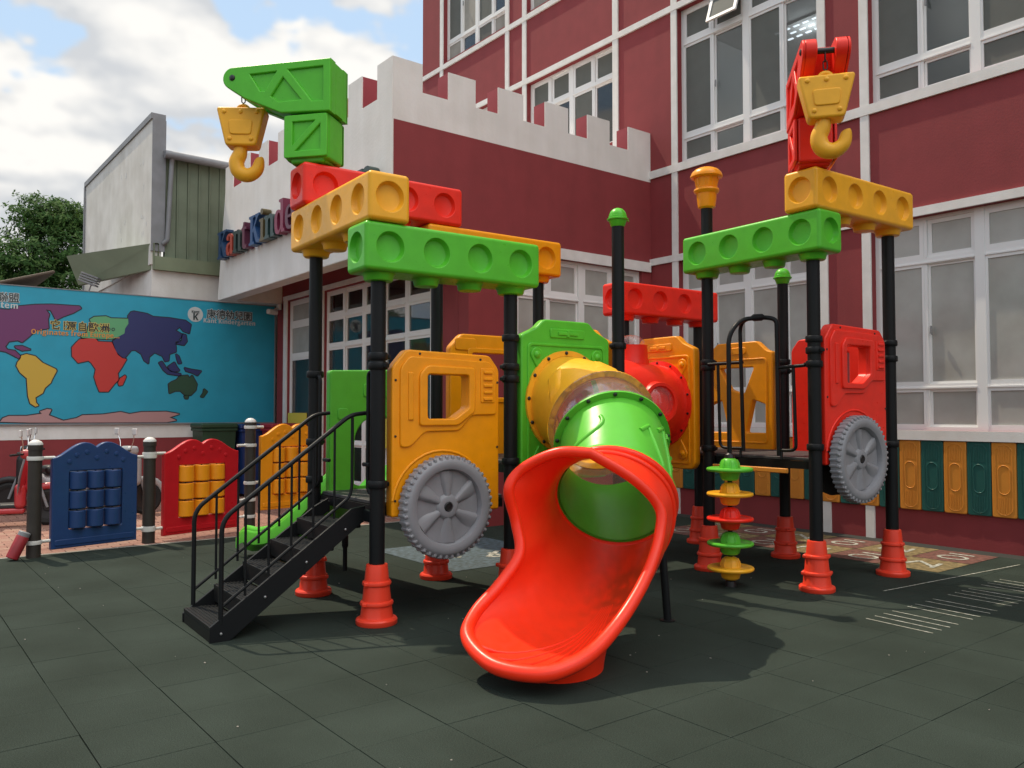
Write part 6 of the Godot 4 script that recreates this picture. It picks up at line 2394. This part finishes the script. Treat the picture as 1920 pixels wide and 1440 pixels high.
# ---------------------------------------------------------------- fence
func fence_post(at: Vector3, h: float, label: String, clamps: Array) -> void:
	var t := thing("fence_post", label, "post", at, 0.0, "fence posts")
	var s := MB.new()
	s.lathe([Vector2(0.0, 0.0), Vector2(0.072, 0.0), Vector2(0.068, h - 0.10), Vector2(0.075, h - 0.098), Vector2(0.075, h - 0.045), Vector2(0.0, h - 0.045)], 20)
	obj("shaft", s, M.wood, t)
	var c := MB.new()
	c.lathe([Vector2(0.074, h - 0.046), Vector2(0.072, h - 0.03), Vector2(0.055, h - 0.008), Vector2(0.03, h + 0.008), Vector2(0.0, h + 0.012)], 20)
	obj("cap", c, M.capwhite, t)
	for k in clamps:
		var m := MB.new()
		var y: float = k[0]
		m.lathe([Vector2(0.070, y - 0.022), Vector2(0.080, y - 0.02), Vector2(0.083, y), Vector2(0.080, y + 0.02), Vector2(0.070, y + 0.022)], 20)
		var d := Vector3(cos(k[1]), 0, -sin(k[1]))
		m.tube([d * 0.07 + Vector3(0, y, 0), d * 0.20 + Vector3(0, y, 0)], 0.018, 8)
		obj("clamp", m, M.capwhite, t)

func fence_panel(a: Vector3, b: Vector3, y0: float, mat: Material, rmat: Material, label: String) -> void:
	var d := b - a
	var w := d.length()
	var t := thing("play_fence", label, "fence", Vector3((a.x + b.x) * 0.5, y0, (a.z + b.z) * 0.5), atan2(-d.z, d.x), "play fences")
	var h := w * 0.5
	# outline with two humps on top
	var p := [Vector2(-h, 0), Vector2(h, 0), Vector2(h, 0.995)]
	var n := 22
	for i in n + 1:
		var x := lerpf(h - 0.02, -h + 0.02, float(i) / n)
		var u := absf(x) / h
		var y := 1.0 + 0.16 * pow(cos(clampf((u - 0.26) / 0.70, -1, 1) * PI * 0.5), 1.6) if u > 0.26 else 1.16 - 0.055 * pow(1.0 - u / 0.26, 2.0)
		p.append(Vector2(x, y))
	p.append(Vector2(-h, 0.995))
	var out := PackedVector2Array(p)
	var win := rrect(-h * 0.62, 0.20, h * 0.62, 0.845, 0.02, 3)
	var m := MB.new()
	m.plate(out, [win], -0.035, 0.035, 0.014)
	obj("body", m, mat, t)
	var rl := MB.new()
	rl.plate(rrect(-h * 0.93, 0.035, h * 0.93, 0.10, 0.02, 3), [], 0.034, 0.044, 0.008, false)
	obj("relief", rl, mat, t)
	for q in [[-0.22, 1.02], [-0.11, 1.05], [0.11, 1.05], [0.22, 1.02], [0.0, 0.98], [-0.30, 0.95], [0.30, 0.95]]:
		var bs := MB.new()
		bs.xf = Transform3D(Basis(Vector3(1, 0, 0), Vector3(0, 0, 1), Vector3(0, -1, 0)), Vector3(q[0] * w / 0.95, q[1], 0.034))
		bs.lathe([Vector2(0.028, 0.0), Vector2(0.024, 0.008), Vector2(0.0, 0.012)], 14)
		obj("boss", bs, mat, t)
	var cw := h * 1.24 / 3.0
	for i in 3:
		var rod := MB.new()
		var x := -h * 0.62 + cw * (i + 0.5)
		for k in 3:
			var y := 0.20 + 0.215 * (k + 0.5)
			var r := MB.new()
			var R := cw * 0.475
			r.lathe([Vector2(0.0, -0.098), Vector2(R * 0.9, -0.098), Vector2(R, -0.088), Vector2(R, 0.088), Vector2(R * 0.9, 0.098), Vector2(0.0, 0.098)], 22)
			var o := obj("roller", r, rmat, t)
			o.position = Vector3(x, y, 0.0)
		rod.bar(Vector3(x, 0.19, 0), Vector3(x, 0.855, 0), 0.010, 8)
		obj("rod", rod, M.bolt, t)
	var rods := MB.new()
	for k in 2:
		rods.bar(Vector3(-h * 0.63, 0.20 + 0.215 * (k + 1), -0.01), Vector3(h * 0.63, 0.20 + 0.215 * (k + 1), -0.01), 0.006, 6)
	obj("cross_rod", rods, M.bolt, t)

func build_fence() -> void:
	var p1 := Vector3(1.45, 0, -10.20)
	var p2 := Vector3(2.69, 0, -10.49)
	var p3 := Vector3(4.05, 0, -10.85)
	var p4 := Vector3(5.28, 0, -11.05)
	var a12 := atan2(-(p2.z - p1.z), p2.x - p1.x)
	var a23 := atan2(-(p3.z - p2.z), p3.x - p2.x)
	fence_post(p1, 1.25, "dark fence post with white cap left of the blue panel", [[1.06, a12], [0.16, a12]])
	fence_post(p2, 1.25, "dark fence post with white cap between blue and red panels", [[1.06, a23], [1.03, a12 + PI], [0.16, a23], [0.18, a12 + PI]])
	fence_post(p3, 1.47, "taller dark fence post with white cap between red and amber panels", [[1.36, a23], [1.12, a23 + PI], [0.62, a23], [0.40, a23 + PI], [0.18, a23 + PI]])
	var d1 := (p2 - p1).normalized()
	var d2 := (p3 - p2).normalized()
	var d3 := (p4 - p3).normalized()
	fence_panel(p1 + d1 * 0.165, p2 - d1 * 0.16, 0.06, M.blue, M.blue, "dark blue play fence panel with nine blue rollers")
	fence_panel(p2 + d2 * 0.17, p3 - d2 * 0.20, 0.06, M.crimson, M.roller, "red play fence panel with nine amber rollers")
	fence_panel(p3 + d3 * 0.14, p4 - d3 * 0.14, 0.24, M.roller, M.roller, "amber play fence panel behind the staircase")
	# tilted red canister by the first post
	var c := thing("red_canister", "tilted red canister with grey top leaning on the first fence post", "canister", Vector3(1.24, 0.02, -10.12))
	c.rotation = Vector3(0, 0, -0.42)
	c.scale = Vector3(0.72, 0.72, 0.72)
	var m := MB.new()
	m.lathe([Vector2(0.0, 0.0), Vector2(0.075, 0.0), Vector2(0.085, 0.012), Vector2(0.088, 0.33), Vector2(0.08, 0.345), Vector2(0.0, 0.345)], 24)
	obj("body", m, M.binRed, c)
	var k := MB.new()
	k.lathe([Vector2(0.082, 0.345), Vector2(0.082, 0.40), Vector2(0.074, 0.408), Vector2(0.0, 0.408)], 24)
	obj("lid", k, M.zinc, c)

# ---------------------------------------------------------------- bins and scooters
func bin_(at: Vector3, turn: float, mat: Material, label: String, h := 1.0) -> void:
	var t := thing("wheelie_bin", label, "bin", at, turn, "bins along the yard wall")
	var m := MB.new()
	for i in 4:
		pass
	var lo := 0.24
	var hi := 0.30
	var P := [Vector3(-lo, 0.06, -lo), Vector3(lo, 0.06, -lo), Vector3(lo, 0.06, lo), Vector3(-lo, 0.06, lo)]
	var Q := [Vector3(-hi, h - 0.1, -hi), Vector3(hi, h - 0.1, -hi), Vector3(hi, h - 0.1, hi), Vector3(-hi, h - 0.1, hi)]
	for i in 4:
		var j := (i + 1) % 4
		var n: Vector3 = (P[i] + P[j]).normalized() * Vector3(1, 0, 1)
		m.fquad(P[i], P[j], Q[j], Q[i], n.normalized())
	m.fquad(P[0], P[1], P[2], P[3], Vector3.DOWN)
	obj("body", m, mat, t)
	var r := MB.new()
	r.rbox(Vector3(0, h - 0.115, 0), Vector3(hi * 2 + 0.05, 0.05, hi * 2 + 0.05), 0.012, 1)
	obj("rim", r, mat, t)
	var l := MB.new()
	l.rbox(Vector3(0, h - 0.045, 0), Vector3(hi * 2 + 0.07, 0.09, hi * 2 + 0.07), 0.03, 2)
	obj("lid", l, mat, t)
	for sx in [-1.0, 1.0]:
		var w := MB.new()
		w.xf = Transform3D(Basis(Vector3(0, 0, 1), PI * 0.5), Vector3(sx * 0.2, 0.1, -0.24))
		w.lathe([Vector2(0.0, -0.03), Vector2(0.1, -0.03), Vector2(0.1, 0.03), Vector2(0.0, 0.03)], 16)
		obj("wheel", w, M.tyre, t)

# motor scooter, heading along local +x
func scooter(at: Vector3, turn: float, paint: Material, shield: Material, label: String) -> void:
	var t := thing("motor_scooter", label, "scooter", at, turn, "scooters parked behind the fence")
	for q in [[0.62, "front"], [-0.62, "rear"]]:
		var w := holder("wheel", t)
		w.transform = Transform3D(Basis(Vector3(1, 0, 0), Vector3(0, 0, 1), Vector3(0, -1, 0)), Vector3(q[0], 0.25, 0))
		var ty := MB.new()
		ty.lathe([Vector2(0.16, -0.045), Vector2(0.21, -0.055), Vector2(0.245, -0.03), Vector2(0.25, 0.0), Vector2(0.245, 0.03), Vector2(0.21, 0.055), Vector2(0.16, 0.045)], 28)
		obj("tyre", ty, M.tyre, w)
		var ri := MB.new()
		ri.lathe([Vector2(0.0, -0.03), Vector2(0.165, -0.035), Vector2(0.165, 0.035), Vector2(0.06, 0.02), Vector2(0.05, 0.04), Vector2(0.0, 0.04)], 24)
		obj("rim", ri, M.seat, w)
	var fe := MB.new()
	var arc := []
	for i in 9:
		var a := 0.1 + 2.3 * i / 8.0
		arc.append(Vector3(0.62 + cos(a) * 0.29, 0.25 + sin(a) * 0.29, 0))
	fe.xf = Transform3D(Basis(Vector3(1, 0, 0), Vector3(0, 1, 0), Vector3(0, 0, 1.3)), Vector3.ZERO)
	fe.tube(arc, 0.05, 10)
	obj("front_fender", fe, paint, t)
	# leg shield: curved sheet from the steering head to the floorboard
	var ls := MB.new()
	var P := []
	for i in 11:
		var f := i / 10.0
		var c := Vector3(lerpf(0.36, 0.30, f) - 0.02 * sin(PI * f), lerpf(0.92, 0.30, f), 0)
		var row := []
		for j in 9:
			var g := j / 8.0 * 2.0 - 1.0
			var hw := lerpf(0.16, 0.25, sin(PI * minf(f * 1.1, 1.0)))
			row.append(c + Vector3(0.07 * (1.0 - g * g), 0, g * hw))
		P.append(row)
	ls.grid(P, 1.0)
	obj("leg_shield", ls, paint, t)
	var li := MB.new()
	var P2 := []
	for row in P:
		var r2 := []
		for v in row:
			r2.append(v + Vector3(-0.03, 0, 0))
		P2.append(r2)
	li.grid(P2, -1.0)
	obj("shield_liner", li, shield, t)
	var fb := MB.new()
	fb.rbox(Vector3(0.08, 0.28, 0), Vector3(0.50, 0.07, 0.30), 0.025, 2)
	obj("floorboard", fb, M.seat, t)
	var sk := MB.new()
	sk.rbox(Vector3(0.05, 0.22, 0), Vector3(0.62, 0.08, 0.34), 0.03, 2)
	obj("side_skirt", sk, paint, t)
	# rear body
	var rb := MB.new()
	var B := []
	for i in 11:
		var f := i / 10.0
		var x := lerpf(-0.12, -0.86, f)
		var hw := 0.20 * sqrt(maxf(0.02, sin(PI * (0.18 + 0.78 * f))))
		var lo := lerpf(0.24, 0.48, pow(f, 1.4))
		var hi := lerpf(0.62, 0.70, f)
		var row := []
		for j in 13:
			var a := TAU * j / 12.0
			row.append(Vector3(x, (lo + hi) * 0.5 + sin(a) * (hi - lo) * 0.5, cos(a) * hw))
		B.append(row)
	rb.grid(B, 1.0, true)
	obj("rear_body", rb, paint, t)
	var se := MB.new()
	se.rbox(Vector3(-0.42, 0.745, 0), Vector3(0.76, 0.13, 0.30), 0.055, 3)
	obj("seat", se, M.seat, t)
	var fa := MB.new()
	fa.rbox(Vector3(0.43, 0.68, 0), Vector3(0.20, 0.48, 0.34), 0.09, 3)
	fa.rbox(Vector3(0.30, 0.42, 0), Vector3(0.14, 0.34, 0.40), 0.06, 3)
	obj("front_fairing", fa, paint, t)
	var fk := MB.new()
	for s in [-1.0, 1.0]:
		fk.bar(Vector3(0.62, 0.25, s * 0.07), Vector3(0.44, 0.80, s * 0.05), 0.02, 8)
	obj("fork", fk, M.zinc, t)
	var hb := MB.new()
	hb.tube(bend([Vector3(0.20, 0.98, -0.34), Vector3(0.36, 0.99, -0.12), Vector3(0.36, 0.99, 0.12), Vector3(0.20, 0.98, 0.34)], 0.08), 0.016, 8)
	obj("handlebar", hb, M.bolt, t)
	var hc := MB.new()
	hc.rbox(Vector3(0.38, 0.985, 0), Vector3(0.18, 0.13, 0.34), 0.05, 3)
	obj("head_cowl", hc, paint, t)
	var hl := MB.new()
	hl.xf = Transform3D(Basis(Vector3(0, 0, 1), -PI * 0.5), Vector3(0.465, 0.985, 0))
	hl.lathe([Vector2(0.06, 0.0), Vector2(0.05, 0.018), Vector2(0.02, 0.026), Vector2(0.0, 0.027)], 18)
	obj("headlight", hl, M.scooterwhite, t)
	for s in [-1.0, 1.0]:
		var mi := holder("mirror", t)
		var st := MB.new()
		st.tube(bend([Vector3(0.32, 1.0, s * 0.20), Vector3(0.34, 1.12, s * 0.26), Vector3(0.32, 1.24, s * 0.34)], 0.05), 0.007, 6)
		obj("stalk", st, M.chrome, mi)
		var gl := MB.new()
		gl.rbox(Vector3(0.32, 1.27, s * 0.36), Vector3(0.03, 0.10, 0.16), 0.014, 2)
		obj("glass", gl, M.scooterwhite, mi)
	var ex := MB.new()
	ex.tube([Vector3(-0.2, 0.2, -0.12), Vector3(-0.5, 0.24, -0.16), Vector3(-0.95, 0.32, -0.17)], [0.02, 0.05, 0.055], 12)
	obj("exhaust", ex, M.zinc, t)
	var en := MB.new()
	en.rbox(Vector3(-0.42, 0.27, 0.05), Vector3(0.40, 0.18, 0.16), 0.04, 2)
	obj("engine", en, M.zinc, t)
	var pl := MB.new()
	pl.rbox(Vector3(-0.90, 0.50, 0), Vector3(0.015, 0.14, 0.22), 0.004, 1)
	obj("number_plate", pl, M.scooterwhite, t)

func build_yard_things() -> void:
	scooter(Vector3(1.42, 0, -13.2), -0.25, M.scooterred, M.scootergrey, "red scooter with grey leg shield at the far left behind the fence")
	scooter(Vector3(2.78, 0, -13.4), 0.12, M.scootergrey, M.seat, "grey scooter behind the post between blue and red panels")
	scooter(Vector3(2.35, 0, -14.5), 2.9, M.seat, M.seat, "black scooter with white mirrors behind the blue panel")
	bin_(Vector3(5.05, 0, -15.35), 0.0, M.binGreen, "dark green wheelie bin under the map board", 1.36)
	bin_(Vector3(5.72, 0, -15.30), 0.05, M.binBlue, "blue wheelie bin beside the green bin under the map board", 1.34)
	bin_(Vector3(6.05, 0, -14.55), -0.05, M.binRed, "red wheelie bin at the right of the blue bin", 1.36)

# ---------------------------------------------------------------- trees
func tree(at: Vector3, h: float, blobs: Array, leaves: int, seed_: int, label: String) -> void:
	var t := thing("leafy_tree", label, "tree", at, 0.0, "trees behind the map board")
	var r := RandomNumberGenerator.new()
	r.seed = seed_
	var tr := MB.new()
	tr.tube([Vector3.ZERO, Vector3(0.05, h * 0.3, 0), Vector3(-0.05, h * 0.62, 0.05)], [0.22, 0.17, 0.11], 12)
	for b in blobs:
		var c: Vector3 = b[0]
		tr.tube([Vector3(0, h * 0.4, 0), c * Vector3(0.5, 0, 0.5) + Vector3(0, lerpf(h * 0.45, c.y, 0.5), 0), c], [0.09, 0.055, 0.02], 7)
	obj("trunk", tr, M.bark, t)
	var cr := [MB.new(), MB.new(), MB.new()]
	for k in leaves:
		var b: Array = blobs[r.randi() % blobs.size()]
		var d := Vector3(r.randfn(), r.randfn(), r.randfn()).normalized()
		var rad: float = b[1] * pow(r.randf(), 0.38)
		# twig clumps make the outline uneven
		var cl = Vector3(sin(d.x * 9.0 + d.y * 7.0), sin(d.y * 11.0 + d.z * 5.0), sin(d.z * 8.0 + d.x * 6.0)) * 0.16 * b[1]
		var p: Vector3 = b[0] + d * Vector3(1, 0.72, 1) * rad + cl
		var n := (d + Vector3(r.randf_range(-0.8, 0.8), r.randf_range(0.0, 1.3), r.randf_range(-0.8, 0.8))).normalized()
		var x := n.cross(Vector3(r.randf_range(-1, 1), r.randf_range(-1, 1), r.randf_range(-1, 1))).normalized()
		var y := n.cross(x)
		var s := r.randf_range(0.04, 0.075)
		var m: MB = cr[r.randi_range(0, 2)]
		for f in 2:
			var q := p + x * s * 1.4 * f + y * s * 0.6 * f
			var a := q - x * s
			var e := q + x * s
			m.tri(a, q + y * s * 0.42 - n * s * 0.15, e, n, n, n)
			m.tri(a, e, q - y * s * 0.42 - n * s * 0.15, n, n, n)
	for i in 3:
		obj("crown", cr[i], M.leaves[i], t)

func build_trees() -> void:
	tree(Vector3(3.0, 0, -26.5), 8.2, [[Vector3(0.9, 7.0, 0.3), 0.95], [Vector3(1.5, 6.0, 0.3), 1.3], [Vector3(0.3, 5.7, 0.5), 1.25], [Vector3(-0.6, 5.2, 0.3), 1.15], [Vector3(1.3, 4.9, 0.6), 1.2], [Vector3(-1.5, 4.6, 0.2), 1.2], [Vector3(0.0, 4.4, 0.4), 1.3], [Vector3(2.0, 7.1, -0.2), 0.8]], 24000, 31, "broad leafy tree left of the blank white house wall")
	tree(Vector3(0.6, 0, -25.0), 6.4, [[Vector3(0.9, 4.9, 0.2), 1.1], [Vector3(0.2, 4.4, 0.4), 1.2], [Vector3(1.6, 4.0, 0.3), 1.0], [Vector3(-0.9, 4.8, 0.0), 1.2]], 14000, 8, "lower darker tree at the left edge above the map board")
